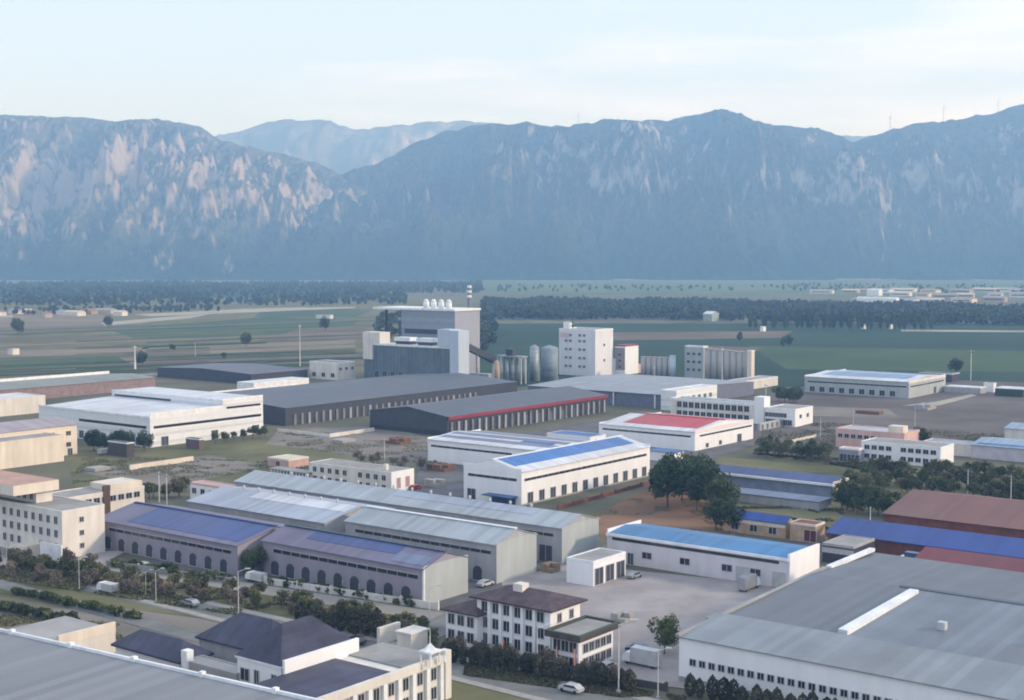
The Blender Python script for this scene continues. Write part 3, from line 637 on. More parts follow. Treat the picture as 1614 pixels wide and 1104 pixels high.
# ---- 7 white towers
b = building('processing_tower', 'tall white processing tower with rows of small windows', 'tower', (938, 594), 966, 881, 29.5, wall=mat('tower_white', (.70, .70, .72), streak=True, var=.06))
flat_roof(b, tar, .9)
for zc in (6, 11.5, 17, 22.5, 26.2):
    openings(b, 'U', [.3, .42, .68, .8], zc, 2.0, 1.5, fm=frame_m, gm=mat('grey_pane', (.12, .14, .17), rough=.2))
openings(b, 'V', [.5], 10, 1.6, 1.5); openings(b, 'V', [.5], 20, 1.6, 1.5)
bx(b, 'stair_head', 2, 6, b.lv - 6, b.lv - 2, 29.7, 34.5, white); bx(b, 'side_block', b.lu + .02, b.lu + 5, 0, 6, 0, 10, white)
bx(b, 'pink_sign_panel', -.14, -.01, b.lv * .72, b.lv * .97, 24.6, 27.6, mat('pink_sign', (.68, .5, .52)))
mb = MB().tube((4, b.lv * .72, 29.7), (4, b.lv * .72, 38), .35, .15, 6); mb.build('antenna', darkw, b.root)
for z_ in (32, 34.5, 36): MB().box(3, 5, b.lv * .72 - 1.2, b.lv * .72 + 1.2, z_, z_ + .3).build('antenna_arm', darkw, b.root)
b = building('lift_tower', 'white tower with red trimmed edges beside the processing tower', 'tower', (985, 591), 1006, 969, 18.5, wall=white)
t_ = b.lu; bx(b, 'dark_face', -.1, 0, 0, b.lv, 3, 17.5, mat('dusky_cladding', (.28, .24, .25)))
bx(b, 'red_trim', -.2, t_ + .2, -.2, b.lv + .2, 18.5, 19.3, redm)
for zc in (5, 9, 13): openings(b, 'U', [.5], zc, 2.4, 1.8, off=-.1)
bx(b, 'base_annex', t_ + .02, t_ + 3.5, .2, 5, 0, 6, pinkw)
for i in range(6): silo(1014 + i * 8.6, 594 + i * .4, 3.4, 12.5, silo_m, 'beige silo in the low row beside the red trimmed tower', 'low beige silo row', roofk='flat', ladder=False)
silo(1060, 597, 4.0, 14, paleblue, 'pale blue silo closing the low beige row', roofk='flat', ladder=False)
b = building('elevator_building', 'grey green elevator building at the left end of the tall silo row', 'building', (1108, 599), (6,), 1079, 20.5, wall=grgreen); flat_roof(b, tar, .6); openings(b, 'U', [.2, .5, .8], 6, 2, 1.6); openings(b, 'U', [.2, .5, .8], 11, 2, 1.6); openings(b, 'U', [.2, .5, .8], 16, 2, 1.6)
for i in range(7): silo(1116 + i * 10.0, 599.5 + i * .5, 4.3, 19.5 - .25 * i, silo_m, 'tall dusty pink silo in the row of seven', 'row of tall pink silos', roofk='flat', ladder=False)
b = building('silo_end_tower', 'narrow cream tower closing the right end of the tall silo row', 'tower', (1184, 604), (4,), 1177, 19.5, wall=creamw); flat_roof(b, tar, .4)

# ---- 8 grey halls around the silos
b = building('broad_hall', 'broad grey roofed hall with dark open front, in front of the white towers', 'factory', (1048, 645), (95,), 832, 7.0, wall=mat('dim_blue_wall', (.15, .16, .22)), gable='Y', rise=1.6)
gable_roof(b, 'Y', 1.6, r_greyY, eave=1.0)
for f in (.06, .35, .6, .8): bx(b, 'column', -.9, -.5, f * b.lv, f * b.lv + .6, 0, 6.9, trimw)
b = building('gabled_shed', 'bright white shed with small teal windows right of the broad grey hall', 'shed', (1066, 648), 1130, (9,), 9.6, wall=whiteclad); flat_roof(b, r_whiteX, .5)
openings(b, 'V', lin(5, .2, .9), 5.5, 2.6, 2, gm=mat('teal_pane', (.06, .16, .17), rough=.2))
b = building('low_hall', 'dusty pink flat roof hall right of the tall silos', 'factory', (1160, 618), 1226, 1132, 5.0, wall=palecream); flat_roof(b, roofm('dusty_sheet_roof', (.33, .31, .31), 1), .4)
b = building('office_block', 'white two storey office with twelve dark windows in a row', 'office', (1190, 668), 1206, 1057, 8.6, wall=palecream)
flat_roof(b, r_greyY, .7); openings(b, 'U', lin(12, .06, .93), 6.4, 2.4, 2.6); openings(b, 'U', lin(12, .06, .93), 2.4, 2.4, 2.2)
bx(b, 'stair_tower', -1, 5, -5, -.05, 0, 12.5, white)
b = building('office_block', 'low white L shaped office with a bright right end, beside the twelve window office', 'office', (1253, 674), 1281, 1206, 7.6, wall=white)
flat_roof(b, tar, .6); openings(b, 'U', lin(6, .3, .98), 5, 2, 1.8); openings(b, 'U', lin(6, .1, .98), 1.8, 2, 2.4); openings(b, 'V', [.3, .7], 4.5, 2, 1.6)
b = building('boundary_wall', 'pale green colonnaded wall left of the L shaped office', 'wall', (1198, 680), 1243, (1.2,), 3.4, wall=grgreen); openings(b, 'V', lin(6), 1.6, 1.6, 2.2, gm=door_m)

# ---- 9 blue and white factory, far right
b = building('factory_hall', 'pale factory hall with sky blue roof and nine windows standing alone by the green fields', 'factory', (1432, 629), 1490, 1268, 9.0, wall=grgreen, gable='Y', rise=1.6)
gable_roof(b, 'Y', 1.6, r_whiteY, panels=[(0, .35, .95, .08, .9, roofm('soft_blue_sheet_roof', (.20, .32, .50), 1)), (1, .2, .9, .08, .9, MC['soft_blue_sheet_roof_y'])], parapet=.8, pm=palecream)
band(b, 'U', .02, .97, 6.0, 6.8); band(b, 'V', .05, .95, 6.0, 6.8); openings(b, 'U', lin(9, .1, .97), 2.3, 3.0, 2.8); openings(b, 'V', [.7], 2, 3.6, 3.6, gm=door_m, name='door'); ridge_vents(b, 'Y', 2, 1.6, .35, .6)
b = building('low_hall', 'dark low shed behind the sky blue roofed hall', 'shed', (1500, 603), (14,), 1448, 5, wall=darkw); flat_roof(b, darkw, .2)
b = building('hut', 'white hut with pale roof at the right, beside the far yard', 'hut', (1566, 619), 1570, 1550, 5, wall=white); flat_roof(b, tar, .3)
b = building('low_hall', 'long dark green shed with white roof edge at the right margin', 'shed', (1612, 627), (12,), 1568, 4.5, wall=mat('dark_green_wall', (.03, .055, .045))); flat_roof(b, r_whiteY, .2)
b = building('low_hall', 'grey lilac roofed depot between the alone standing hall and the right margin', 'shed', (1545, 622), (10,), 1488, 3.5, wall=greyw); flat_roof(b, r_whiteY, .2)

# ---- 10 offices on the right
b = building('office_block', 'white two storey office with two rows of nine square windows, right of centre', 'office', (1482, 738), 1503, 1357, 7.0, wall=white)
flat_roof(b, tar, .5); fr = [q for i, q in enumerate(lin(10, .04, .97)) if i != 5]
openings(b, 'U', fr, 5.4, 1.9, 1.5); openings(b, 'U', fr, 2.1, 1.9, 1.5)
b = building('office_block', 'salmon pink office with pale roof behind the nine window office', 'office', (1425, 714), 1449, 1317, 7.0, wall=pinkw); flat_roof(b, roofm('lilac_sheet_roof', (.42, .41, .46), 1), .6, pm=pinkw); bx(b, 'stair_head', 1, 6, 1, 7, 7.2, 10, creamw)
openings(b, 'U', lin(7, .3, .98), 4.8, 1.8, 1.5)
b = building('gatehouse', 'lilac porch building left of the nine window office', 'building', (1353, 731), 1362, 1322, 5.0, wall=mat('lilac_wall', (.30, .27, .36), var=.1)); flat_roof(b, pinkw, .4); openings(b, 'U', [.15, .4, .75], 1.7, 3, 2.8, gm=door_m)
b = building('low_hall', 'grey flat roofed hall right of the nine window office', 'shed', (1546, 722), 1560, 1455, 4.4, wall=palecream); flat_roof(b, r_greyY, .4, pm=palecream)
b = building('warehouse', 'light blue roofed warehouse at the right margin beside the grey flat hall', 'warehouse', (1680, 735), (26,), 1530, 5.0, wall=mat('lilac_white_wall', (.5, .47, .52)), gable='Y', rise=1.4); gable_roof(b, 'Y', 1.4, roofm('powder_blue_sheet_roof', (.26, .36, .48), 1), panels=[(0, .1, .3, .1, .95, r_blueY)])
b = building('warehouse', 'farther light blue roofed warehouse with cream wall at the right margin', 'warehouse', (1680, 706), (20,), 1583, 6.0, wall=palecream, gable='Y', rise=1.4); gable_roof(b, 'Y', 1.4, MC['powder_blue_sheet_roof_y'])

# ---- 11 blue sheds and red buildings on the right
b = building('long_shed', 'long shed with navy roof and bright white eave, right of the dark green trees', 'shed', (1312, 788), 1336, 1100, 4.6, wall=mat('blue_grey_wall', (.20, .23, .33), var=.15), gable='Y', rise=1.8)
gable_roof(b, 'Y', 1.8, roofm('navy_sheet_roof', (.055, .085, .21), 1), eave=.2); bx(b, 'gutter', -.9, -.3, -.5, b.lv, 4.3, 5.0, trimw); bx(b, 'end_wall', 0, b.lu, -.3, -.05, 0, 5.6, creamw)
b = building('lean_to_shed', 'blue grey lean-to roof in front of the navy roofed shed', 'shed', (1290, 806), (9,), 1120, 2.6, wall=greyw); flat_roof(b, roofm('dull_blue_sheet_roof', (.13, .16, .26), 1), 0, over=.3)
b = building('shed', 'small shed with bright blue roof and cream wall behind the white and blue hall', 'shed', (1238, 850), 1252, 1139, 4.2, wall=tanm, gable='Y', rise=1.4); gable_roof(b, 'Y', 1.4, r_cobY); openings(b, 'U', [.2, .5, .8], 1.8, 2.2, 1.8); bx(b, 'cream_plinth', -.15, 0, 0, b.lv, 2.9, 3.9, creamw)
b = building('shed', 'cream and dark red hut between the bright blue shed and the cobalt roof', 'hut', (1285, 858), 1300, 1245, 4.8, wall=tanm); flat_roof(b, redbrick, .3, pm=creamw); openings(b, 'U', [.2], 2, 3.4, 3, gm=mat('oxblood_door', (.10, .025, .03)))
b = building('long_shed', 'very long shed with cobalt blue roof over a dark red wall', 'shed', (1305, 862), (9.5,), (170,), 3.6, anchor='L', wall=redbrick, walls=False)
bx(b, 'wall', 0, b.lu, 0, b.lv, 0, 3.6, redbrick)
MB().prism([(-1, -.5, 3.62), (b.lu, -.5, 6.2), (b.lu, b.lv + .5, 6.2), (-1, b.lv + .5, 3.62)], [(-1, -.5, 3.85), (b.lu, -.5, 6.45), (b.lu, b.lv + .5, 6.45), (-1, b.lv + .5, 3.85)]).build('roof', r_cobY, b.root)
b = building('long_shed', 'red brown roofed barn behind the cobalt roof', 'barn', (1392, 838), (44,), (160,), 5.0, anchor='L', wall=redbrick, gable='Y', rise=3.6); gable_roof(b, 'Y', 3.6, r_brownY)
b = building('long_shed', 'crimson roofed shed at the right margin below the cobalt roof', 'shed', (1442, 905), (15,), (60,), 3.6, anchor='L', wall=redbrick, gable='Y', rise=1.6); gable_roof(b, 'Y', 1.6, r_crimY)
for (x, y, xl, lab) in ((1408, 874, 1368, 'open shelter with pale flat roof, left of the two in front of the cobalt roof'), (1528, 890, 1472, 'open shelter with pale flat roof, right of the two in front of the cobalt roof'), (1352, 876, 1312, 'grey roofed carport in the yard left of the pale open shelters')):
    b = building('open_shelter', lab, 'shelter', (x, y), (6,), xl, 3.0, walls=False)
    bx(b, 'roof', -.4, b.lu + .4, -.4, b.lv + .4, 3.0, 3.3, r_whiteY if x > 1360 else r_greyY)
    for px_ in (0, b.lu - .25):
        for f in (0, .33, .66, .98): bx(b, 'post', px_, px_ + .25, f * b.lv, f * b.lv + .25, 0, 2.99, steelp)
    bx(b, 'back_wall', b.lu - .1, b.lu, .3, b.lv - .1, 0, 2.6, darkw)
b = building('utility_block', 'dark workshop with pale vents behind the end of the white and blue hall', 'shed', (1345, 893), 1378, 1296, 4.5, wall=darkw); flat_roof(b, tar, .4, pm=greyw); openings(b, 'U', lin(6), 3.2, 1.2, 1.0, gm=frame_m)

# ---- 12 white hall with blue roof, its annex
b = building('factory_hall', 'white hall with deep azure roof, white eave and four small windows, behind the paved yard', 'factory', (1243, 930), 1289, 957, 7.0, wall=mat('lilac_white_render', (.60, .57, .60), streak=True, var=.06, dirt=.1), gable='Y', rise=.9)
gable_roof(b, 'Y', .9, r_skyY, eave=.3, parapet=1.1, pm=white); bx(b, 'gutter', -.55, -.32, -.1, b.lv, 6.6, 7.25, trimw); bx(b, 'window_band', -.1, .01, .05 * b.lv, .97 * b.lv, 5.6, 6.3, glass)
openings(b, 'U', [.17, .32, .55, .765], 2.9, 2.6, 1.5); openings(b, 'U', [.05, .24], 2.0, 3.0, 3.2, gm=mat('pale_door', (.42, .45, .43)), name='door'); openings(b, 'U', [.86], 1.5, 1.6, 2.8, gm=door_m, name='door')
bx(b, 'end_wall', -.1, b.lu + .1, -.3, -.06, 0, 8.2, white)
b = building('annex', 'low white annex with three dark bays left of the azure roofed hall', 'building', (935, 926), 986, 893, 5.6, wall=white); flat_roof(b, tar, .4)
openings(b, 'V', [.17, .5, .83], 2.2, 5.2 if b.lu > 24 else b.lu * .24, 3.8, gm=door_m, name='bay_door')

# ---- 13 huge roof bottom right
b = building('huge_hall', 'huge grey roofed hall with strip of small windows, bottom right', 'factory', (1070, 1074), 1377, (230,), 8.0, anchor='L', wall=white)
lu, lv = b.lu, b.lv; P0 = pt(1152, 973, 8.8); u1 = float(np.dot(P0 - b.C, U)); u1 = min(max(u1, 15), lu * .45); u2 = lu * .62
vv = float(np.dot(pt(1335, 992, 9.2) - b.C, V))
rm = roofm('weathered_grey_sheet_roof', (.125, .142, .168), 1, rough=.5); rm2 = roofm('bluish_grey_sheet_roof', (.165, .195, .235), 1, rough=.5); rm3 = roofm('sage_grey_sheet_roof', (.22, .25, .275), 1, rough=.5)
def slab(b, name, x0, z0, x1, z1, y0, y1, m, t=.2):
    return MB().prism([(x0, y0, z0), (x1, y0, z1), (x1, y1, z1), (x0, y1, z0)], [(x0, y0, z0 + t), (x1, y0, z1 + t), (x1, y1, z1 + t), (x0, y1, z0 + t)]).build(name, m, b.root)
slab(b, 'roof', -.5, 8.02, u1, 9.1, -1, lv + .3, rm3)
slab(b, 'roof', u1 + .02, 8.3, u2, 9.6, vv, lv + .3, rm); slab(b, 'roof', u1 + .02, 8.3, u2, 9.6, -1, vv - .02, rm2)
slab(b, 'roof', u2 + .02, 9.5, lu + .4, 8.3, -1, lv + .3, rm)
bx(b, 'gutter', u1 + .03, u1 + 1.6, -1, lv, 8.58, 8.75, ridge_teal)
bx(b, 'expansion_gutter', u2 - .6, u2 + .9, -1, vv + 4, 9.7, 10.0, mat('gutter_grey', (.12, .14, .16), bump=0))
mb = MB().prism([(u1 + 2, vv - .9, 8.4), (u2 - 3, vv - .9, 9.4), (u2 - 3, vv + .9, 9.4), (u1 + 2, vv + .9, 8.4)], [(u1 + 2, vv - .9, 9.5), (u2 - 3, vv - .9, 10.4), (u2 - 3, vv + .9, 10.4), (u1 + 2, vv + .9, 9.5)]); mb.build('fire_wall', trimw, b.root)
mb = MB().prism([(-.5, lv - .25, 8.1), (lu * .7, lv - .25, 9.5), (lu * .7, lv + .5, 9.5), (-.5, lv + .5, 8.1)], [(-.5, lv - .25, 8.6), (lu * .7, lv - .25, 9.95), (lu * .7, lv + .5, 9.95), (-.5, lv + .5, 8.6)]); mb.build('verge_trim', concrete, b.root)
bx(b, 'verge_cap', lu * .72, lu - 1, lv - .6, lv + .7, 9.1, 9.8, trimw)
nwin = 62
openings(b, 'U', [1 - (i + 1.5) * 1.9 / lv for i in range(nwin)], 3.9, 1.15, 1.1)
bx(b, 'wall_plinth', -.1, 0, 0, lv, 0, 1.0, concrete)
for k in range(6): bx(b, 'roof_vent', u1 + 14, u1 + 15.4, vv - 14 - 17 * k, vv - 12.6 - 17 * k, 9.0, 10.4, vent_m)

# ---- 14 four storey office, far left
b = building('office_block', 'cream four storey office with rows of dark windows at the left edge', 'office', (99, 884), 166, (60,), 12.0, wall=palecream)
lu, lv = b.lu, b.lv; flat_roof(b, tar, .5, pm=palecream)
fr = lin(18, .015, .985)
for zc in (9.9, 6.5, 3.1): openings(b, 'U', fr if zc > 4 else fr[:3] + fr[5:], zc, 1.25, 1.8)
for zc in (9.6, 6.2, 2.9): openings(b, 'V', [.45], zc, 1.1, 1.2)
q_ = b.C + 3.5 * U; q_[2] = 13.5; v0 = float(along(q_, V, 57)); q_ = b.C + V * (v0 - 1.5); q_[2] = 16; x1 = float(along(q_, U, 93))
bx(b, 'fourth_floor', 3.5, x1 - 1, v0, lv, 12.25, 15.2, palecream)
for i in range(int((lv - v0) / 3)):
    fm_, gm_ = opening_meshes('U', 1.3, 1.6, False, frame_m, glass); o = link('window', fm_, b.root, (3.5, v0 + 2 + i * 3.0, 13.9)); link('pane', gm_, o)
bx(b, 'roof_slab', -4, x1, v0 - 1.5, lv, 15.22, 17.8, creamw); bx(b, 'slab_top', -3.8, x1 - .2, v0 - 1.3, lv - .1, 17.81, 17.9, salmon)
bx(b, 'white_sign_wall', -2.4, -2.1, -3, 6, 0, 4.6, trimw); bx(b, 'porch', -5, -.05, 9, 14, 0, 3.2, creamw); bx(b, 'porch_door', -5.1, -5.01, 10.3, 12.5, 0, 2.5, door_m)
b = building('office_wing', 'low pale wing with flat roof behind the four storey office', 'building', (228, 800), 100, (12,), 6.2, anchor='R', wall=palecream); flat_roof(b, tar, .5, pm=palecream); openings(b, 'V', lin(9, .05, .95), 4.4, 2, 1.6); bx(b, 'raised_end', b.lu * .6, b.lu, 1, 11, 6.4, 8.2, creamw)
bx(b, 'dark_stair', b.lu * .48, b.lu * .56, -.3, .4, 0, 8.5, mat('rust_dark', (.10, .06, .05)))

# ---- 15 offices mid left
b = building('office_block', 'small white office with pinkish roof edge, half hidden by the grey roofs at left', 'office', (300, 787), 322, 410, 5.0, anchor='L', wall=white); flat_roof(b, mat('pinkish_screed', (.45, .33, .33)), .4, pm=pinkw); openings(b, 'U', lin(8), 2.9, 1.8, 1.6)
b = building('office_block', 'cream two storey office with nine windows and white right end, above the grey roofs', 'office', (617, 778), 652, 487, 6.4, wall=palecream)
flat_roof(b, tar, .4, pm=palecream); fr = [q for i, q in enumerate(lin(10, .04, .97)) if i != 4]
openings(b, 'U', fr, 4.7, 1.6, 1.6); openings(b, 'U', fr, 1.6, 1.6, 1.6); bx(b, 'white_end', -.2, b.lu, -.2, -.02, 0, 6.9, white); bx(b, 'chimney_stack', 3, 4.2, 5, 6.2, 6.6, 8.6, palecream)
openings(b, 'V', [.3, .7], 3, 1.6, 3.2, off=-.2, gm=mat('rose_pane', (.45, .25, .25)))
b = building('colonnade', 'low open colonnade left of the nine window cream office', 'building', (484, 762), (5,), 425, 3.2, walls=False)
bx(b, 'roof', -.3, b.lu, -.2, b.lv + .2, 3.2, 3.5, tar); bx(b, 'back_wall', b.lu - .2, b.lu - .02, 0, b.lv, 0, 3.19, redbrick)
for f in lin(12): bx(b, 'column', 0, .4, f * b.lv - .2, f * b.lv + .2, 0, 3.19, trimw)
b = building('hut', 'small pink walled hut with bright cream wall, behind the colonnade', 'hut', (455, 740), 487, 422, 3.2, wall=mat('rosy_wall', (.5, .33, .3))); flat_roof(b, mat('cream_screed', (.6, .55, .42)), .3, pm=creamw); openings(b, 'U', [.5], 1.6, 2, 1.6)
b = building('boundary_wall', 'cream garden wall across the grass right of the two tier white hall', 'wall', (305, 727), 205, (.5,), 1.8, anchor='R', wall=creamw)
b = building('hut', 'dark brown hut beside the near corner of the two tier white hall', 'hut', (200, 722), 212, 170, 5.5, wall=mat('dark_brown_wall', (.07, .06, .06))); flat_roof(b, darkw, .2)
b = building('hut', 'brown square hut against the right side of the two tier white hall', 'hut', (314, 709), 322, 293, 4.0, wall=mat('brown_wall', (.14, .10, .09))); flat_roof(b, darkw, .2)

# ---- 16 villas
b = building('villa_block', 'three storey white guesthouse with purple brown hipped roof, centre of the near group', 'house', (867, 1042), 914, 752, 9.4, wall=white)
hip_roof(b, 2.0, purple, 1.1, em=purple)
for zc in (8.0, 4.9, 1.8): openings(b, 'U', lin(6, .05, .96), zc, 1.5, 1.9)
for zc in (7.6, 4.6): openings(b, 'V', [.3, .7], zc, 1.1, 1.6)
for f in (.205, .365, .515, .665, .82): bx(b, 'pilaster', -.35, -.01, f * b.lv - .35, f * b.lv + .35, 0, 9.3, white)
bx(b, 'dormer', b.lu * .3, b.lu * .3 + 2.2, b.lv * .5, b.lv * .5 + 2.2, 10.2, 12.6, palecream); VB = b
b = building('villa_wing', 'two storey left wing of the white guesthouse with purple brown roof', 'house', (703, 1012), (13,), 752, 6.4, anchor='L', wall=white)
hip_roof(b, 1.5, purple, .9, em=purple)
for zc in (4.9, 1.8): openings(b, 'U', lin(3, .05, .97), zc, 1.5, 1.9)
b = building('villa_wing', 'two storey right wing with flat grey roof and dark eaves beside the white guesthouse', 'house', (912, 1062), 966, 870, 6.0, wall=white)
bx(b, 'eave', -1, b.lu + 1, -1, b.lv + 1, 6.01, 6.7, purple); flat_roof(b, tar, 0, z=6.7); MB().box(-1, -.4, -1, b.lv + 1, 6.72, 7.2).box(-.4, b.lu + 1, -1, -.4, 6.72, 7.2).box(-.4, b.lu + 1, b.lv + .4, b.lv + 1, 6.72, 7.2).box(b.lu + .4, b.lu + 1, -.4, b.lv + .4, 6.72, 7.2).build('eave_rim', dgreen_e, b.root)
for zc in (4.6, 1.7): openings(b, 'U', lin(3, .05, .95), zc, 1.5, 1.9)
openings(b, 'V', lin(5, .1, .95), 4.2, 1.4, 1.6); openings(b, 'V', lin(5, .1, .95), 1.6, 1.4, 1.6)

# ---- 17 near bottom-left: grey roof, slate roofs
gC = pt(383, 1077, 10)
b = building('grey_hall', 'plain grey flat roof with thin white parapet filling the bottom left corner', 'factory', (384, 1078), (5,), (5,), 10, z=10, walls=False)
# this hall's far edge runs through (0,992)-(384,1078) of the picture: build it from those two roof points
A_, B_ = pt(-60, 979, 10), pt(520, 1108, 10); d_ = (B_ - A_) / np.linalg.norm(B_ - A_); nrm = np.array([d_[1], -d_[0], 0])
if nrm[1] > 0: nrm = -nrm
b.root.location = (B_[0], B_[1], 0); b.root.rotation_euler = (0, 0, math.atan2(-d_[1], -d_[0])); Lw = float(np.linalg.norm(B_ - A_)) + 60
bx(b, 'wall', -8, Lw, 0, 130, 0, 9.6, greyw); bx(b, 'roof', -8, Lw, .5, 130, 9.61, 9.75, mat('plain_grey_roof', (.22, .228, .245), rough=.6, var=.05, scale=.03, stripe=(0, 2.2, .12)))
bx(b, 'parapet', -8, Lw, 0, .48, 9.61, 10.25, trimw); bx(b, 'parapet', -8.5, -8.02, 0, 130, 8.5, 10.25, trimw)
for k in range(8): bx(b, 'parapet_pier', 10 + k * 15.3, 10.8 + k * 15.3, -.15, .7, 9.61, 10.6, trimw)

b = building('slate_roof_house', 'office with large slate blue hipped roof and white gable wall, bottom left of centre', 'house', (443, 1054), 560, 374, 8.0, z=8, wall=white)
hip_roof(b, 5.2, slate, .3, em=trimw); bx(b, 'side_parapet', 0, b.lu, -.9, -.35, 5, 9.4, white)
openings(b, 'U', [.16, .55], 5.4, 1.0, 2.4); openings(b, 'U', [.82], 5.4, 2.0, 2.0); SB = b
Pw = SB.C + V * (SB.lv + .5) + U * 8
b = bworld('slate_roof_wing', 'lower wing with slate violet hipped roof left of the big slate roof', 'house', Pw, SB.lu * .6, 19, 6.2, greyw)
hip_roof(b, 4.2, slate, .5)
b = building('terrace', 'grey flat terrace roof in front of the slate violet wing', 'building', (372, 1066), 400, 291, 5.0, z=5, wall=concrete); flat_roof(b, concrete, .4, pm=concrete)
bx(b, 'corner_pier', -.5, 1.0, b.lv - 1.2, b.lv + .3, 4, 7.2, trimw)
b = building('slate_roof_house', 'dark slate roofed bungalow left of the slate violet wing', 'house', (284, 1046), 330, 182, 4.6, z=4.6, wall=white); hip_roof(b, 2.6, slate, .6)
b = building('parapet_building', 'pale flat roofed outbuilding with a bright slanting parapet at the left of the slate roofs', 'building', (92, 1016), 182, (16,), 4.4, z=4.4, wall=palecream); flat_roof(b, concrete, .2); bx(b, 'bright_parapet', 0, b.lu, -.1, .4, 4.0, 6.0, creamw)
b = building('gate_building', 'near white building with pilastered front and dark slate roof, bottom centre left', 'house', (704, 1038), (46,), (15,), 6.8, anchor='R', z=6.8, wall=palecream)
bx(b, 'front_parapet', -.2, b.lu + .2, -.5, .3, 6.3, 7.7, palecream)
hip_roof(b, .9, slate, -.5, x1=b.lu * .74, y0=.6); bx(b, 'grey_roof_deck', b.lu * .8, b.lu, 1, b.lv, 6.82, 7.1, tar)
for f in lin(13): bx(b, 'pilaster', f * b.lu - .45, f * b.lu + .45, -.55, -.02, 0, 6.28, trimw)
for zc in (4.9, 1.6): openings(b, 'V', [q + .5 / 13 for q in lin(13)[:-1]], zc, 1.3, 2.0)
bx(b, 'side_pier', b.lu - 1.2, b.lu + .3, -.8, .8, 0, 8.4, palecream)
o = thing('roof_pavilion', 'ornate little white pavilion with spire on the roof of the pilastered building', 'pavilion', pt(678, 1044, 7.2) * np.array([1, 1, 0]) + np.array([0, 0, 7.2]), UA); o.scale = (.55, .55, .7)
for x_, y_ in ((-2, -2), (2, -2), (2, 2), (-2, 2)): MB().tube((x_, y_, 0), (x_, y_, 2.6), .28, .24, 8).build('column', trimw, o)
MB().box(-2.6, 2.6, -2.6, 2.6, 2.61, 3.0).build('entablature', trimw, o); MB().tube((0, 0, 3.0), (0, 0, 4.6), 2.5, .35, 4).build('roof', trimw, o); MB().tube((0, 0, 4.6), (0, 0, 8.4), .14, .05, 6).build('spire', trimw, o)
for x_, y_ in ((-3.4, -3), (3.4, -3), (3.6, 3)): MB().tube((x_, y_, -.1), (x_, y_, 1.9), .45, .12, 6).build('finial', trimw, o)
o = tag(MB().prism([(-3, -.4, 0), (3, -.4, 0), (3, .4, 0), (-3, .4, 0)], [(-3, -.4, 3.4), (3, -.4, 3.4), (3, .4, 3.4), (-3, .4, 3.4)]).build('gate_pillar_wall', palecream), 'short cream gate wall beside the road left of the guesthouse', 'wall'); o.location = pt(613, 1012); o.rotation_euler[2] = UA
o = tag(MB().box(-2.4, 2.4, -1.8, 1.8, 0, 3.4).box(-2.7, 2.7, -2.1, 2.1, 3.4, 3.7).build('guard_hut', palecream), 'small cream guard hut right of the cream gate wall', 'hut'); o.location = pt(650, 1022); o.rotation_euler[2] = UA

# boundary walls
def wall_line(a, b_, h, m, label, posts=True):
    A, B = pt(*a), pt(*b_); d = B - A; Ln = float(np.linalg.norm(d)); r = thing('boundary_wall', label, 'wall', A, math.atan2(d[1], d[0]))
    MB().box(0, Ln, -.12, .12, 0, h).build('wall', m, r); k = max(2, int(Ln / 8)); me = MB().box(-.25, .25, -.25, .25, 0, h + .35).mesh('pier', m)
    for i in range(k + 1): link('pier', me, r, (Ln * i / k, .0, .0))
    return r
wall_line((690, 962), (418, 921), 1.6, palecream, 'beige wall along the grass in front of the nearest lavender warehouse')
wall_line((370, 921), (170, 893), 1.4, concrete, 'grey wall in front of the royal blue roofed warehouse')
wall_line((700, 1028), (1050, 1090), 1.3, mat('dark_fence_paint', (.07, .07, .07)), 'dark fence along the street in front of the white guesthouse')
wall_line((880, 792 + 12), (1030, 762), 1.2, redbrick, 'brown wall along the red earth beside the azure strip hall')
wall_line((1285, 690), (1210, 706), 1.2, palecream, 'pale wall at the bare lot left of the pink office')

# ------------------------------------------------------------------ village, far right
vm = [palecream, creamw, tanm, mat('pinkish_village_wall', (.5, .4, .36)), white]
vr = [mat('village_roof_tan', (.33, .24, .17), var=.3), mat('village_roof_grey', (.3, .3, .31)), mat('village_roof_pale', (.55, .5, .42))]
k = 0
for row, (yy, n_) in enumerate(((462, 17), (469, 15), (477, 11))):
    for i in range(n_):
        x = 1290 + (i + random.random() * .7) * (620 / n_) - row * 8 + row * 40; k += 1
        if row == 1 and x < 1430: continue
        P = pt(x, yy + random.uniform(-1.5, 1.5)); lu, lv, h = random.uniform(12, 22), random.uniform(25, 60), random.uniform(5, 9)
        tone = ['cream', 'tan', 'brown', 'pinkish', 'white'][k % 5]
        r = thing('village_house', f'{tone} village house beyond the woods at right', 'house', P, UA + random.uniform(-.25, .25), f'{tone} village houses beyond the woods'); SEQ.setdefault(r['group'], []).append(r)
        MB().box(0, lu, 0, lv, 0, h).build('wall', vm[(k % 5)] , r)
        MB().prism([(-.5, -.5, h + .02), (lu + .5, -.5, h + .02), (lu + .5, lv + .5, h + .02), (-.5, lv + .5, h + .02)], [(lu / 2 - .2, 0, h + 3), (lu / 2 + .2, 0, h + 3), (lu / 2 + .2, lv, h + 3), (lu / 2 - .2, lv, h + 3)]).build('roof', vr[k % 3], r)
        MB().box(-.2, -.01, lv * .1, lv * .9, h * .45, h * .7).build('window_band', glass, r)
b = building('long_barn', 'long white roofed barn at the near left edge of the far village', 'barn', (1412, 479), (16,), 1350, 8, wall=white, gable='Y', rise=3); gable_roof(b, 'Y', 3, r_whiteY)
b = building('long_barn', 'second white barn at the left edge of the far village, above the long one', 'barn', (1385, 467), (20,), 1366, 12, wall=white, gable='Y', rise=3); gable_roof(b, 'Y', 3, r_whiteY)
b = building('hut', 'lone white pavilion roof among the dark woods right of centre', 'hut', (1122, 507), (18,), 1108, 9, wall=mat('green_grey_wall', (.3, .36, .32)), gable='Y', rise=3); gable_roof(b, 'Y', 3, r_whiteY)
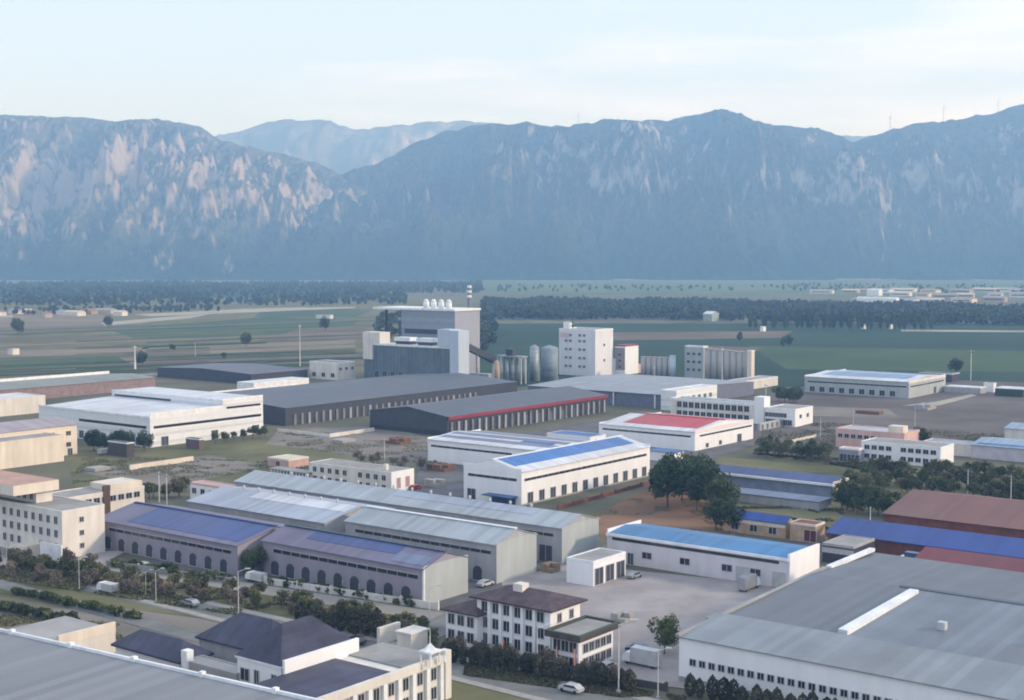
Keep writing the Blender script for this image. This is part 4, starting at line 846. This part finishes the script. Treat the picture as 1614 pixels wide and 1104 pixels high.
b = building('hut', 'tiny bright white hut on the green field below the woods', 'hut', (1203, 523), (6,), 1198, 5, wall=trimw); flat_roof(b, trimw, 0)
for (x, y, w, lab) in ((1362, 519, 5, 'white gap hut among the poplar stems, left of two'), (1404, 519, 5, 'white gap hut among the poplar stems, right of two'), (20, 560, 8, 'tiny white hut in the brown fields at far left'), (520, 503, 22, 'small cream farmhouse in the fields left of the power plant')):
    b = building('hut', lab, 'hut', (x, y), (6,), x - w, 5, wall=palecream); flat_roof(b, tar, 0, over=.3)
# far left village
for i in range(9):
    P = pt(-10 + i * 26 + random.uniform(-6, 6), 497 + random.uniform(-3, 4)); r = thing('farmhouse', 'pale farmhouse on the far left plain', 'house', P, random.uniform(.5, 1.2), 'pale farmhouses on the far left plain'); SEQ.setdefault(r['group'], []).append(r)
    lu, lv = random.uniform(9, 14), random.uniform(14, 34); MB().box(0, lu, 0, lv, 0, 5).build('wall', vm[i % 4], r)
    MB().prism([(-.5, -.5, 5.02), (lu + .5, -.5, 5.02), (lu + .5, lv + .5, 5.02), (-.5, lv + .5, 5.02)], [(lu / 2 - .2, 0, 7.5), (lu / 2 + .2, 0, 7.5), (lu / 2 + .2, lv, 7.5), (lu / 2 - .2, lv, 7.5)]).build('roof', vr[i % 3], r)

# ------------------------------------------------------------------ vegetation
lf_dark = leafm('dark_leaves', (.034, .058, .026), (.10, .125, .052)); lf_olive = leafm('olive_leaves', (.075, .080, .038), (.18, .17, .085))
lf_mid = leafm('mid_leaves', (.045, .065, .028), (.12, .14, .06)); lf_brown = leafm('brown_twigs', (.12, .10, .08), (.24, .20, .155))
lf_con = leafm('conifer_leaves', (.036, .042, .030), (.085, .085, .055)); lf_far = leafm('far_leaves', (.022, .040, .020), (.062, .085, .042), obj_rand=False)
def leaf_mesh(name, m, n, size, shape, seed):
    rg = np.random.default_rng(seed)
    if shape == 'cone':
        t = rg.random(n) ** .8; a = rg.random(n) * 6.283; rr = (1 - t) ** .8 * (.75 + .3 * rg.random(n)) * (.6 + .4 * rg.random(n) ** .3)
        c = np.stack([rr * np.cos(a), rr * np.sin(a), t], 1)
    elif shape == 'poplar':
        t = rg.random(n); a = rg.random(n) * 6.283; rr = np.sin(np.clip(t * 1.02 + .02, 0, 1) * math.pi) ** .55 * (.7 + .35 * rg.random(n)); c = np.stack([rr * np.cos(a), rr * np.sin(a), t], 1)
    else:
        k = 16; lc = rg.normal(size=(k, 3)); lc /= np.linalg.norm(lc, axis=1)[:, None]; lc *= (rg.random(k)[:, None] * .42 + .34); lc[:, 2] = lc[:, 2] * .8 + .05
        lr = .20 + rg.random(k) * .28; w = rg.integers(0, k, n); d = rg.normal(size=(n, 3)); d /= np.linalg.norm(d, axis=1)[:, None]
        c = lc[w] + d * (lr[w] * (.6 + .45 * rg.random(n)))[:, None]; c[:, 2] = (c[:, 2] + 1) / 2
    s = size * (.6 + .8 * rg.random(n))
    return c, s, rg
def crown(name, m, n, size, shape, seed, rx, z0, z1):
    c, s, rg = leaf_mesh(name, m, n, size, shape, seed); c = c * np.array([rx, rx, z1 - z0]) + np.array([0, 0, z0])
    a = rg.normal(size=(n, 3)); a /= np.linalg.norm(a, axis=1)[:, None]; q = rg.normal(size=(n, 3)); b_ = np.cross(a, q); b_ /= np.linalg.norm(b_, axis=1)[:, None]
    a = a * s[:, None]; b_ = b_ * s[:, None] * .8
    v = np.stack([c - a, c - b_, c + a, c + b_], 1).reshape(-1, 3); f = np.arange(4 * n).reshape(-1, 4)
    me = bpy.data.meshes.new(name); me.from_pydata(v.tolist(), [], f.tolist()); me.materials.append(m); return me
def trunk_mesh(h, r, limbs, seed):
    rg = random.Random(seed); mb = MB().tube((0, 0, -.2), (rg.uniform(-.2, .2), rg.uniform(-.2, .2), h), r, r * .5, 6)
    for i in range(limbs):
        a = rg.uniform(0, 6.28); z = h * rg.uniform(.55, .95); L_ = h * .45; mb.tube((0, 0, z), (math.cos(a) * L_, math.sin(a) * L_, z + L_ * 1.1), r * .45, r * .12, 5)
    return mb.mesh('trunk', bark)
PROTO = {}
spec = {'round': (lf_mid, 1300, .26, 'round', 3.0, 1.6, 7.2, 2.6, .2, 4), 'olive': (lf_olive, 1300, .26, 'round', 2.8, 1.3, 6.2, 2.2, .18, 4), 'dark': (lf_dark, 3000, .30, 'round', 4.7, .3, 10.6, 3.0, .26, 6),
        'brown': (lf_brown, 1100, .2, 'round', 2.4, .6, 5.2, 2.2, .14, 5), 'cone': (lf_con, 620, .22, 'poplar', 1.15, .2, 4.4, 1.2, .12, 0), 'poplar': (lf_dark, 700, .5, 'poplar', 2.2, 2.2, 17, 4, .25, 0), 'bush': (lf_mid, 420, .22, 'round', 1.3, -.15, 1.9, .5, .08, 2)}
for kd, (m_, n_, sz, sh, rx, z0, z1, th_, tr, lb) in spec.items():
    PROTO[kd] = [(crown('crown', m_, n_, sz, sh, 100 + 7 * j + len(kd), rx, z0, z1), trunk_mesh(th_, tr, lb, j)) for j in range(3)]
TREES = [0]
NAMES = {'round': 'broadleaf_tree', 'olive': 'broadleaf_tree', 'dark': 'broadleaf_tree', 'brown': 'bare_tree', 'cone': 'conifer', 'poplar': 'poplar_tree', 'bush': 'shrub'}
CATS = {'cone': 'conifer', 'bush': 'shrub'}
def tree(kd, P, s, label, group=None):
    cr_, tk = PROTO[kd][TREES[0] % 3]; TREES[0] += 1
    r = thing(NAMES[kd], label, CATS.get(kd, 'tree'), (P[0], P[1], 0), random.uniform(0, 6.28), group); r.scale = (s * random.uniform(.9, 1.12), s * random.uniform(.9, 1.12), s * random.uniform(.88, 1.15))
    link('crown', cr_, r); link('trunk', tk, r); return r
def row(kd, a, b_, n, s, label, group, jit=1.0, skip=0):
    A, B = pt(*a), pt(*b_)
    for i in range(n):
        if random.random() < skip: continue
        k_ = kd[i % len(kd)] if isinstance(kd, (list, tuple)) else kd
        P = A + (B - A) * ((i + .5) / n) + np.array([random.uniform(-jit, jit), random.uniform(-jit, jit), 0]); SEQ.setdefault(group, []).append(tree(k_, P, s * random.uniform(.8, 1.15), label, group))
row('cone', (700, 1042), (1000, 1092), 22, .95, 'conifer in the row before the white guesthouse', 'conifers before the guesthouse', .5)
row('brown', (702, 1030), (990, 1082), 14, .75, 'brown shrub tree behind the guesthouse conifers', 'shrub trees before the guesthouse', 1.2)
row('cone', (1078, 1096), (1330, 1146), 14, 1.0, 'conifer in the row along the huge grey hall', 'conifers along the huge grey hall', .4)
row('brown', (0, 908), (400, 958), 26, .75, 'bare brown street tree before the royal blue roofed warehouse', 'brown trees left stretch', 2.5)
row('olive', (20, 900), (400, 945), 20, .65, 'olive street tree before the royal blue roofed warehouse', 'olive trees left stretch', 2.5)
row(['olive', 'brown', 'round'], (400, 955), (660, 1003), 24, .68, 'roadside tree before the nearest lavender warehouse', 'trees before the nearest lavender warehouse', 2.5)
row('cone', (470, 985), (600, 1008), 9, 1.1, 'dark green conifer behind the slate blue roof', 'conifers behind the slate blue roof', .6)
row('bush', (20, 935), (220, 978), 24, 1.0, 'shrub in the long hedge beside the left street', 'hedge shrubs beside the left street', .5)
row('bush', (0, 962), (120, 985), 14, 1.2, 'shrub in the short hedge above the grey roof', 'hedge shrubs above the plain grey roof', .5)
row('bush', (180, 893), (360, 918), 16, 1.2, 'round shrub at the royal blue roofed warehouse', 'shrubs at the royal blue roofed warehouse', .6)
row('bush', (425, 920), (660, 957), 18, 1.0, 'round shrub at the nearest lavender warehouse', 'shrubs at the nearest lavender warehouse', .6)
row('brown', (0, 893), (150, 900), 10, .9, 'dark brown tree before the four storey office', 'trees before the four storey office', 2)
row('round', (50, 905), (160, 915), 6, .7, 'small green tree near the porch of the four storey office', 'green trees near the porch', 2)
for i, (x, y, s) in enumerate(((1052, 800, 1.45), (1075, 790, 1.3), (1098, 806, 1.5), (1122, 798, 1.3), (1060, 776, 1.2), (1090, 772, 1.25), (1112, 781, 1.2), (1040, 770, .9), (1135, 815, 1.2), (1150, 838, 1.0), (1128, 834, .9))):
    tree('dark', pt(x, y), s, 'large dark tree, ' + ['second in front from the left', 'middle of the front rank', 'largest of the front rank', 'right end of the front rank', 'left of the back rank', 'middle of the back rank', 'right of the back rank', 'small one at the left end', 'lower right outlier', 'farthest right outlier', 'low one between the outliers'][i] + ' in the dense clump', 'dense clump of dark trees')
row('dark', (1225, 632), (1262, 637), 4, .9, 'dark green tree beside the lone sky blue roofed hall', 'trees beside the lone hall', 1)
row('round', (1200, 720), (1310, 728), 12, .8, 'green tree behind the navy roofed shed', 'trees behind the navy roofed shed', 3)
row(['brown', 'round', 'olive'], (1190, 712), (1320, 735), 14, .8, 'small tree in the lot above the navy shed', 'small trees above the navy roofed shed', 3)
row(['olive', 'round', 'brown'], (1345, 760), (1640, 782), 34, .95, 'tree in the thicket above the red brown barn', 'thicket above the red brown barn', 5)
row(['round', 'olive'], (1340, 745), (1640, 762), 30, .85, 'tree in the thicket below the nine window office', 'thicket below the nine window office', 4)
row(['round', 'olive', 'round'], (1335, 772), (1640, 796), 30, .9, 'green tree just above the red brown barn roof', 'green trees above the barn roof', 4)
row(['olive', 'round'], (1340, 790), (1410, 800), 9, .8, 'olive tree at the left end of the red brown barn', 'olive trees at the left of the barn', 3)
row(['round', 'olive'], (1205, 706), (1318, 716), 12, .75, 'tree along the bare lot left of the pink office', 'trees left of the pink office', 2)
row('dark', (1310, 800), (1400, 815), 8, .8, 'dark tree between the navy and cobalt roofs', 'trees above the cobalt roof', 3)
row('dark', (140, 712), (230, 712), 5, .75, 'dark tree by the near corner of the two tier hall', 'trees at the two tier hall corner', 2)
row('round', (330, 700), (420, 690), 8, .7, 'green tree at the right foot of the two tier hall', 'trees at the right foot of the two tier hall', 2)
row(['brown', 'olive'], (210, 790), (300, 775), 12, .8, 'sparse tree behind the four storey office', 'sparse trees behind the office', 5)
row('brown', (560, 728), (660, 742), 9, .8, 'bare tree behind the nine window cream office', 'bare trees behind the cream office', 3)
row('brown', (720, 720), (660, 745), 4, .6, 'bare tree by the yard left of the azure strip hall', 'bare trees by the yard', 2)
tree('dark', pt(398, 906), .75, 'dark tree in the gap between the two lavender warehouses')
tree('dark', pt(1047, 1032), .7, 'small dark tree in the paved yard near the huge grey hall')
tree('round', pt(742, 782), .45, 'small tree at the left door of the azure strip hall')
for x, y, s, lab in ((28, 528, 1.6, 'big dark tree on the dry field at far left'), (388, 547, 1.25, 'round lone tree in the fields behind the slate shed'), (224, 578, 1.1, 'tree beside the tall cream pole in the fields'), (272, 553, .6, 'small tree in the brown strip fields'), (170, 517, 1.3, 'tree where the pale track meets the dry field'),
                    (513, 522, 1.4, 'dark tree in the fields left of the power plant'), (1450, 706, .9, 'dark tree at the right end of the pink office'), (352, 566, .5, 'small tree at the field edge above the slate shed'), (1508, 590, 1.2, 'tree on the field right of the lone blue roofed hall')):
    tree('dark', pt(x, y), s, lab)
row('poplar', (1180, 519), (1470, 522), 34, 1.05, 'tall poplar at the edge of the far woods', 'poplars at the edge of the woods', 4)

def woods(name, quads, n, h0, h1, label, seed, m=lf_far, leaves=20, size=1.5):
    """one mass of trees nobody could count: every tree is a cluster of leaf faces"""
    rg = np.random.default_rng(seed); areas = []; Q = [[pt(*p) for p in q] for q in quads]
    for q in Q: areas.append(abs(np.cross((q[2] - q[0])[:2], (q[3] - q[1])[:2])) / 2)
    pick = rg.choice(len(Q), n, p=np.array(areas) / sum(areas)); st = rg.random((n, 2)); QA = np.array(Q)[pick]
    s, t = st[:, :1], st[:, 1:]; P = QA[:, 0] * (1 - s) * (1 - t) + QA[:, 1] * s * (1 - t) + QA[:, 2] * s * t + QA[:, 3] * (1 - s) * t
    kq = vnoise(P[:, 0] / 60 + 900, P[:, 1] / 60 + 900, seed + 21); keep = kq > .22; P = P[keep]; kq = kq[keep]; n = len(P)
    H = h0 * .7 + (h1 - h0 * .7) * (.35 * rg.random(n) + .65 * kq); d = rg.normal(size=(n, leaves, 3)); d /= np.linalg.norm(d, axis=2)[..., None]; d *= rg.random((n, leaves, 1)) ** .33
    c = P[:, None, :] + d * np.stack([H * .30, H * .30, H * .42], 1)[:, None] + np.array([0, 0, 1]) * (H * .56)[:, None, None]
    c = c.reshape(-1, 3); N_ = len(c); a = rg.normal(size=(N_, 3)); a /= np.linalg.norm(a, axis=1)[:, None]; q_ = rg.normal(size=(N_, 3)); b_ = np.cross(a, q_); b_ /= np.linalg.norm(b_, axis=1)[:, None]
    sz = (size * (.6 + .8 * rg.random(N_)))[:, None]; a *= sz; b_ *= sz; v = np.stack([c - a, c - b_, c + a, c + b_], 1).reshape(-1, 3)
    me = bpy.data.meshes.new(name); me.vertices.add(len(v)); me.vertices.foreach_set('co', v.ravel()); me.loops.add(len(v)); me.loops.foreach_set('vertex_index', np.arange(len(v)))
    me.polygons.add(N_); me.polygons.foreach_set('loop_start', np.arange(0, 4 * N_, 4)); me.polygons.foreach_set('loop_total', np.full(N_, 4)); me.update(calc_edges=True); me.materials.append(m)
    o = link(name, me); tag(o, label, 'woods', kind='stuff'); return o
woods('woods', [[(760, 504), (1180, 507), (1180, 480), (760, 478)], [(1180, 510), (1900, 517), (1900, 492), (1180, 484)]], 6500, 8, 17, 'dark woods across the plain behind the silos', 1, leaves=18, size=1.9)
woods('woods', [[(-300, 486), (640, 482), (640, 466), (-300, 464)], [(-300, 463), (760, 463), (760, 448), (-300, 448)]], 5200, 7, 18, 'dark woods at the foot of the left mountains', 2, leaves=16, size=2.3)
woods('woods', [[(760, 462), (1300, 458), (1250, 452), (760, 452)], [(1250, 460), (2000, 470), (2000, 452), (1250, 450)]], 300, 7, 12, 'scattered trees around the far village', 3, leaves=16, size=2.4)
woods('woods', [[(590, 560), (770, 575), (790, 505), (590, 500)]], 240, 8, 14, 'grove behind the power plant', 5, leaves=60, size=1.1)
woods('woods', [[(1160, 545), (1250, 548), (1250, 541), (1160, 538)], [(-100, 500), (350, 492), (350, 486), (-100, 492)]], 150, 6, 11, 'thin tree belts between the far fields', 6, leaves=50, size=1.2)
def grass(name, quad, n, label, seed, h=.9, m=lf_olive):
    n = int(n * 2.2)
    rg = np.random.default_rng(seed); q = [pt(*p) for p in quad]; s, t = rg.random((n, 1)), rg.random((n, 1))
    P = q[0] * (1 - s) * (1 - t) + q[1] * s * (1 - t) + q[2] * s * t + q[3] * (1 - s) * t
    kq = vnoise(P[:, 0] / 5 + 500, P[:, 1] / 5 + 500, seed + 3) * .6 + vnoise(P[:, 0] / 17 + 500, P[:, 1] / 17 + 500, seed + 4) * .6; P = P[kq > .58]; n = len(P)
    P[:, 2] = h * rg.random(n) * .35; h = h * (.25 + .45 * rg.random((n, 1)))
    a = rg.normal(size=(n, 3)); a /= np.linalg.norm(a, axis=1)[:, None]; b_ = np.cross(a, rg.normal(size=(n, 3))); b_ /= np.linalg.norm(b_, axis=1)[:, None]
    v = np.stack([P - a * h * .5, P - b_ * h * .4, P + a * h * .5, P + b_ * h * .4], 1).reshape(-1, 3); me = bpy.data.meshes.new(name); me.from_pydata(v.tolist(), [], np.arange(4 * n).reshape(-1, 4).tolist()); me.materials.append(m)
    tag(link(name, me), label, 'undergrowth', kind='stuff')
lg_o = leafm('weeds_olive', (.080, .085, .040), (.20, .19, .10), obj_rand=False); lg_g = leafm('weeds_green', (.045, .05, .028), (.11, .105, .06), obj_rand=False)
grass('undergrowth', [(-60, 905), (60, 885), (690, 985), (690, 1020)], 14000, 'olive brown undergrowth between the road and the warehouses', 1, 1.3, lg_o)
grass('undergrowth', [(110, 770), (130, 720), (600, 730), (470, 765)], 9000, 'dry grass and weeds on the lot behind the left offices', 2, 1.1, lg_o)
grass('undergrowth', [(1180, 715), (1330, 735), (1640, 800), (1640, 745)], 12000, 'green scrub around the red brown barn', 3, 1.5, lg_g)
grass('undergrowth', [(690, 1040), (1080, 1100), (1080, 1115), (690, 1060)], 7000, 'dark scrub under the conifers before the guesthouse', 4, 1.0, lg_g)
grass('undergrowth', [(910, 825), (1040, 768), (1150, 800), (1150, 850)], 5000, 'sparse weeds on the red earth field', 5, .8, lg_o)
grass('undergrowth', [(1130, 800), (1330, 800), (1330, 850), (1130, 830)], 5000, 'green scrub around the bright blue roofed shed', 6, 1.2, lg_g)
grass('undergrowth', [(-60, 965), (200, 985), (200, 1010), (-60, 990)], 3500, 'grass verge above the plain grey roof', 7, .9, lg_o)
grass('undergrowth', [(1200, 690), (1640, 725), (1640, 690), (1200, 660)], 7000, 'brown scrub on the bare lots at right', 8, 1.2, lg_o)
grass('undergrowth', [(430, 705), (700, 735), (690, 690), (450, 680)], 6000, 'short weeds on the grey dirt before the dark sheds', 9, .9, lg_o)

ORD = 'first second third fourth fifth sixth seventh eighth ninth tenth eleventh twelfth thirteenth fourteenth fifteenth sixteenth seventeenth eighteenth nineteenth twentieth'.split()
def ordw(i, n):
    if i == 0: return 'leftmost'
    if i == n - 1: return 'rightmost'
    if i < 20: return ORD[i] + ' from left'
    t_ = ['twenty', 'thirty', 'forty'][(i + 1) // 10 - 2]; u_ = (i + 1) % 10
    return (t_ + '-' + ORD[u_ - 1] if u_ else t_[:-1] + 'ieth') + ' from left'
for g_, os_ in SEQ.items():
    os_.sort(key=lambda o: o.location.x / o.location.y)
    for i, o in enumerate(os_): o['label'] = o['label'] + ', ' + ordw(i, len(os_))

# ------------------------------------------------------------------ street lamps, masts, banners, vehicles
lamp_head = mat('lamp_head', (.55, .55, .55), rough=.4, bump=0)
P = pt(376, 970); lamp = thing('street_lamp', 'x', 'street lamp', P, 0, 'street lamps')
lk_ = [MB().tube((0, 0, 0), (0, 0, 9.4), .11, .07, 8).build('pole', steelp, lamp), MB().tube((0, 0, 9.3), (1.8, 0, 10), .07, .05, 6).build('arm', steelp, lamp), MB().box(1.5, 2.6, -.18, .18, 9.9, 10.1).build('lamp_shade', lamp_head, lamp), MB().box(-.3, .3, -.3, .3, 0, .5).build('base', concrete, lamp)]
spots = [((376, 970), 'street lamp standing directly above the big slate blue roof', 1.0), ((677, 1000), 'street lamp by the near corner of the nearest lavender warehouse', 1.0), ((847, 1067), 'street lamp in front of the white guesthouse', .95), ((1037, 1102), 'street lamp near the left corner of the huge grey hall', .9),
         ((246, 950), 'street lamp in front of the middle of the royal blue roofed warehouse', .75), ((125, 930), 'street lamp below the white sign wall of the four storey office', .75), ((11, 907), 'street lamp at the left edge before the four storey office', .7), ((975, 1094), 'street lamp right of the right guesthouse wing', 1.3),
         ((230, 940), 'shorter street lamp just left of the middle of the royal blue roofed warehouse', .6)]
lamp['label'] = spots[0][1]; lch = [(c, []) for c in lk_]
for (p_, lab, s) in spots[1:]: copy_tree(lamp, lch, pt(*p_), random.uniform(-.4, .4), s, lab)
P = pt(251, 792); up = thing('utility_pole', 'wooden looking utility pole in the grass behind the left offices, left of two', 'utility pole', P, UA, 'utility poles')
uk = [MB().tube((0, 0, 0), (0, 0, 9.5), .19, .13, 8).build('pole', steelp, up), MB().box(-.08, .08, -1.1, 1.1, 8.7, 8.9).build('crossarm', bark, up)] + [MB().tube((0, y, 8.9), (0, y, 9.15), .07, .05, 6).build('insulator', trimw, up) for y in (-1, 0, 1)]
uch = [(c, []) for c in uk]
for p_, lab, s in (((263, 796), 'utility pole in the grass behind the left offices, right of two', 1.0), ((1371, 858), 'tall pale pole at the left end of the cobalt roof', 1.05), ((1525, 788), 'pale pole in the thicket above the red brown barn, left of two', 1.0), ((1593, 798), 'pale pole in the thicket above the red brown barn, right of two', 1.0),
                   ((308, 562), 'short pole in the brown strip fields', 1.1), ((606, 728), 'pole on the dirt lot before the dark sheds', .9), ((1293, 690), 'thin pole left of the pink office', .9), ((1345, 670), 'thin pole above the pink office', .8), ((1442, 672), 'thin pole right above the pink office roof', .8), ((1530, 600), 'thin pole in the dark green field at right', 2.0), ((1207, 640), 'thin pole above the twelve window office', 1.2)):
    copy_tree(up, uch, pt(*p_), UA + random.uniform(-.3, .3), (.9 * s, .9 * s, s), lab)
def mast(p, h, label, r=.6, m=steelp):
    P = pt(*p); o = thing('mast', label, 'mast', P); MB().tube((0, 0, 0), (0, 0, h), r, r * .35, 8).build('pole', m, o); MB().tube((0, 0, h * .93), (0, 0, h * .96), r * 1.6, r * 1.6, 8).build('collar', m, o)
mast((213, 582), 16, 'tall cream pole standing in the fields at left', .8, palecream); mast((473, 578), 30, 'very tall thin mast left of the power plant', .45); mast((1138, 612), 24, 'thin lightning mast in front of the tall silos', .4)
mast((1031, 630), 18, 'thin mast on the left of the bright white shed', .3)
# wind turbines on the right ridge
tw = None
for i, (x, y, D) in enumerate(((1403, 207, 6900), (1487, 188, 6900), (1573, 179, 6900), (912, 201, 6900))):
    X, Z = pt_dir(x, y, D); lab = ['wind turbine on the right ridge, leftmost of three', 'wind turbine on the right ridge, middle of three', 'wind turbine on the right ridge, rightmost of three', 'wind turbine on the central ridge left of the summit'][i]
    if tw is None:
        tw = thing('wind_turbine', lab, 'wind turbine', (X, D, Z - 20), 0, 'wind turbines on the ridges'); tk = [MB().tube((0, 0, 0), (0, 0, 85), 2.6, 1.6, 8).build('tower', trimw, tw), MB().box(-2, 2, -5, 5, 84, 88).build('nacelle', trimw, tw)]
        for a in (90, 210, 330): tk.append(MB().tube((0, -5.5, 86), (math.cos(R(a)) * 38, -5.5, 86 + math.sin(R(a)) * 38), 1.4, .4, 5).build('blade', trimw, tw))
        tch = [(c, []) for c in tk]
    else: copy_tree(tw, tch, (X, D, Z - 20), random.uniform(-.5, .5), .9, lab)
for i, (x, y) in enumerate(((792, 1052), (877, 1062), (905, 1066))):
    P = pt(x, y); o = thing('banner', ['red street banner before the guesthouse, leftmost of three', 'red street banner before the guesthouse, middle of three', 'red street banner before the guesthouse, rightmost of three'][i], 'banner', P, UA + .3)
    MB().tube((0, 0, 0), (0, 0, 5), .08, .06, 6).build('pole', steelp, o); MB().box(.1, .95, -.03, .03, 1.6, 4.8).build('cloth', mat('red_cloth', (.35, .05, .04)), o)

def stack(x, y, nx_, ny_, nz_, sx, sy, sz, m, label, rz=UA):
    P = pt(x, y); P[2] = .17; r = thing('goods_stack', label, 'stack', P, rz); me = MB().box(0, sx * .96, 0, sy * .96, 0, sz * .97).mesh('crate', m)
    for i in range(nx_):
        for j in range(ny_):
            for k in range(nz_ if (i + j) % 3 else max(1, nz_ - 1)): link('crate', me, r, (i * sx, j * sy + random.uniform(-.05, .05), k * sz))
timber = mat('stacked_timber', (.26, .19, .12), var=.3, scale=1); tarp = mat('blue_tarpaulin', (.05, .10, .22), var=.2); stone = mat('stacked_blocks', (.36, .35, .33), var=.2); rust = mat('rusty_steel', (.17, .085, .055), var=.3, scale=.8)
for a in ((1120, 1010, 3, 2, 2, 1.6, 1.4, 1.0, timber, 'brown timber crates stacked in the paved yard left of the huge grey hall'), (1145, 988, 2, 3, 1, 2.2, 1.6, 1.1, stone, 'grey blocks laid out in the paved yard beside the timber crates'), (985, 985, 2, 2, 2, 1.8, 1.8, .9, stone, 'grey blocks stacked at the left side of the paved yard'),
          (700, 745, 3, 4, 2, 2.2, 2.0, 1.1, rust, 'rusty steel bundles in the asphalt yard left of the azure strip hall'), (690, 770, 2, 3, 2, 2.0, 2.0, 1.2, stone, 'grey pallets in the asphalt yard below the rusty bundles'), (860, 720, 2, 4, 1, 2.4, 2.0, 1.3, timber, 'timber bundles behind the azure strip hall'),
          (1330, 868, 3, 2, 2, 2.0, 1.8, 1.0, rust, 'rusty bundles near the grey roofed carport'), (1462, 648, 4, 3, 2, 3.0, 2.4, 1.3, stone, 'pale blocks stacked on the dark lot below the lone hall'), (540, 700, 3, 3, 1, 2.6, 2.2, 1.2, stone, 'low grey blocks on the dirt before the dark sheds'), (630, 702, 3, 4, 2, 2.4, 2.0, 1.1, rust, 'rust coloured bundles on the dirt before the crimson fascia shed'),
          (1240, 668, 4, 2, 1, 2.4, 2.0, 1.3, timber, 'timber stacks on the bare lot right of the L shaped office'), (1385, 690 - 35, 2, 5, 1, 3.0, 2.4, 1.5, rust, 'rusty pieces on the bare lot above the pink office'), (150, 745, 3, 3, 1, 2.2, 2.0, 1.2, stone, 'grey pallets in the grass above the four storey office wing'), (870, 905, 2, 2, 2, 1.8, 1.6, 1.0, timber, 'brown crates beside the white annex')):
    stack(*a)
tyre = mat('tyre', (.02, .02, .02), bump=0)
def vehicle(kind, px, py, rz, paint, label, cat):
    P = pt(px, py); P[2] = .17; r = thing(kind, label, cat, P, rz)
    if kind == 'parked_car':
        prof = [(-2.2, .35), (2.2, .35), (2.25, .8), (1.3, .95), (.75, 1.42), (-1.2, 1.45), (-1.9, 1.0), (-2.25, .9)]; w = .88
        MB().prism([(x, w, z) for x, z in prof], [(x, -w, z) for x, z in prof]).build('body', paint, r)
        gp = [(1.2, .96), (.72, 1.36), (-1.15, 1.38), (-1.75, 1.0)]; MB().prism([(x, w + .01, z) for x, z in gp], [(x, -w - .01, z) for x, z in gp]).build('side_glass', glass, r)
        MB().prism([(1.34, .7, .97), (1.34, -.7, .97), (.8, -.65, 1.41), (.8, .65, 1.41)][::-1], [(1.37, .7, .98), (1.37, -.7, .98), (.83, -.65, 1.42), (.83, .65, 1.42)][::-1]).build('windscreen', glass, r); wx, wr = 1.35, .33
    else:
        L_ = 3.6 if kind == 'lorry' else 2.6; hh = 3.3 if kind == 'lorry' else 2.2
        prof = [(-L_, .5), (L_ - 1.6, .5), (L_ - 1.6, hh), (-L_, hh)]; MB().prism([(x, 1.05, z) for x, z in prof], [(x, -1.05, z) for x, z in prof]).build('cargo_box', paint, r)
        prof = [(L_ - 1.55, .5), (L_ + .2, .5), (L_ + .2, 1.3), (L_ - .35, 2.15), (L_ - 1.55, 2.2)]; MB().prism([(x, 1.0, z) for x, z in prof], [(x, -1.0, z) for x, z in prof]).build('cab', trimw, r)
        MB().prism([(L_ + .2, .85, 1.33), (L_ + .2, -.85, 1.33), (L_ - .3, -.85, 2.08), (L_ - .3, .85, 2.08)][::-1], [(L_ + .23, .85, 1.35), (L_ + .23, -.85, 1.35), (L_ - .27, -.85, 2.1), (L_ - .27, .85, 2.1)][::-1]).build('windscreen', glass, r); wx, wr = L_ - .9, .45
    for x in (-wx, wx):
        for y in (-.8, .8): MB().tube((x, y - .12, wr), (x, y + .12, wr), wr, wr, 12).build('wheel', tyre, r)
pw = mat('car_white', (.48, .48, .49), rough=.35, bump=0, spec=.4); ps = mat('car_silver', (.4, .42, .45), rough=.25, metal=.5, bump=0); pd = mat('car_dark', (.03, .035, .05), rough=.2, bump=0, spec=.5); pb = mat('car_blue', (.04, .08, .2), rough=.25, bump=0); pr = mat('car_red', (.3, .03, .03), rough=.25, bump=0)
va = UA + math.pi / 2
for a in (('parked_car', 931, 1050, UA, pw, 'white car nearest the right guesthouse wing in the parking row', 'car'), ('parked_car', 944, 1054, UA, pd, 'dark car between two white cars beside the guesthouse wing', 'car'), ('parked_car', 957, 1057, UA, pw, 'white car at the outer end of the parking row by the guesthouse wing', 'car'),
          ('lorry', 1012, 1050, va, pw, 'white box lorry in the yard near the huge grey hall', 'lorry'), ('parked_car', 1004, 1028, va + .4, pb, 'blue car in the paved yard behind the white box lorry', 'car'),
          ('van', 404, 918, va, pw, 'white van in the gap before the nearest lavender warehouse', 'van'), ('parked_car', 224, 896, va, pw, 'white car at the foot of the royal blue roofed warehouse', 'car'), ('parked_car', 765, 925, UA, pw, 'white car between the grey end walls and the guesthouse', 'car'),
          ('lorry', 1180, 930, UA, ps, 'silver lorry at the corner door of the azure roofed hall', 'lorry'), ('parked_car', 1000, 912, UA, ps, 'silver car beside the three bay annex', 'car'), ('parked_car', 560, 1016, va, pd, 'dark car on the main street behind the slate blue roof', 'car'), ('parked_car', 300, 956, va, ps, 'silver car on the main street at left', 'car'), ('van', 170, 935, va, pw, 'white van on the main street at far left', 'van'),
          ('parked_car', 900, 1092, va, pw, 'white car on the main street before the guesthouse', 'car'), ('lorry', 790, 702, UA, pw, 'white lorry behind the violet roofed hall', 'lorry'), ('parked_car', 1212, 708, va, pr, 'red car at the side of the red roofed hall', 'car'), ('parked_car', 655, 772, UA, pr, 'red car beside the white end of the cream office', 'car'),
          ('van', 165, 705 + 12, UA, pw, 'white van at the left foot of the two tier white hall', 'van'), ('lorry', 1440, 893, va, pb, 'blue lorry in the yard before the dark red wall', 'lorry')):
    vehicle(*a)
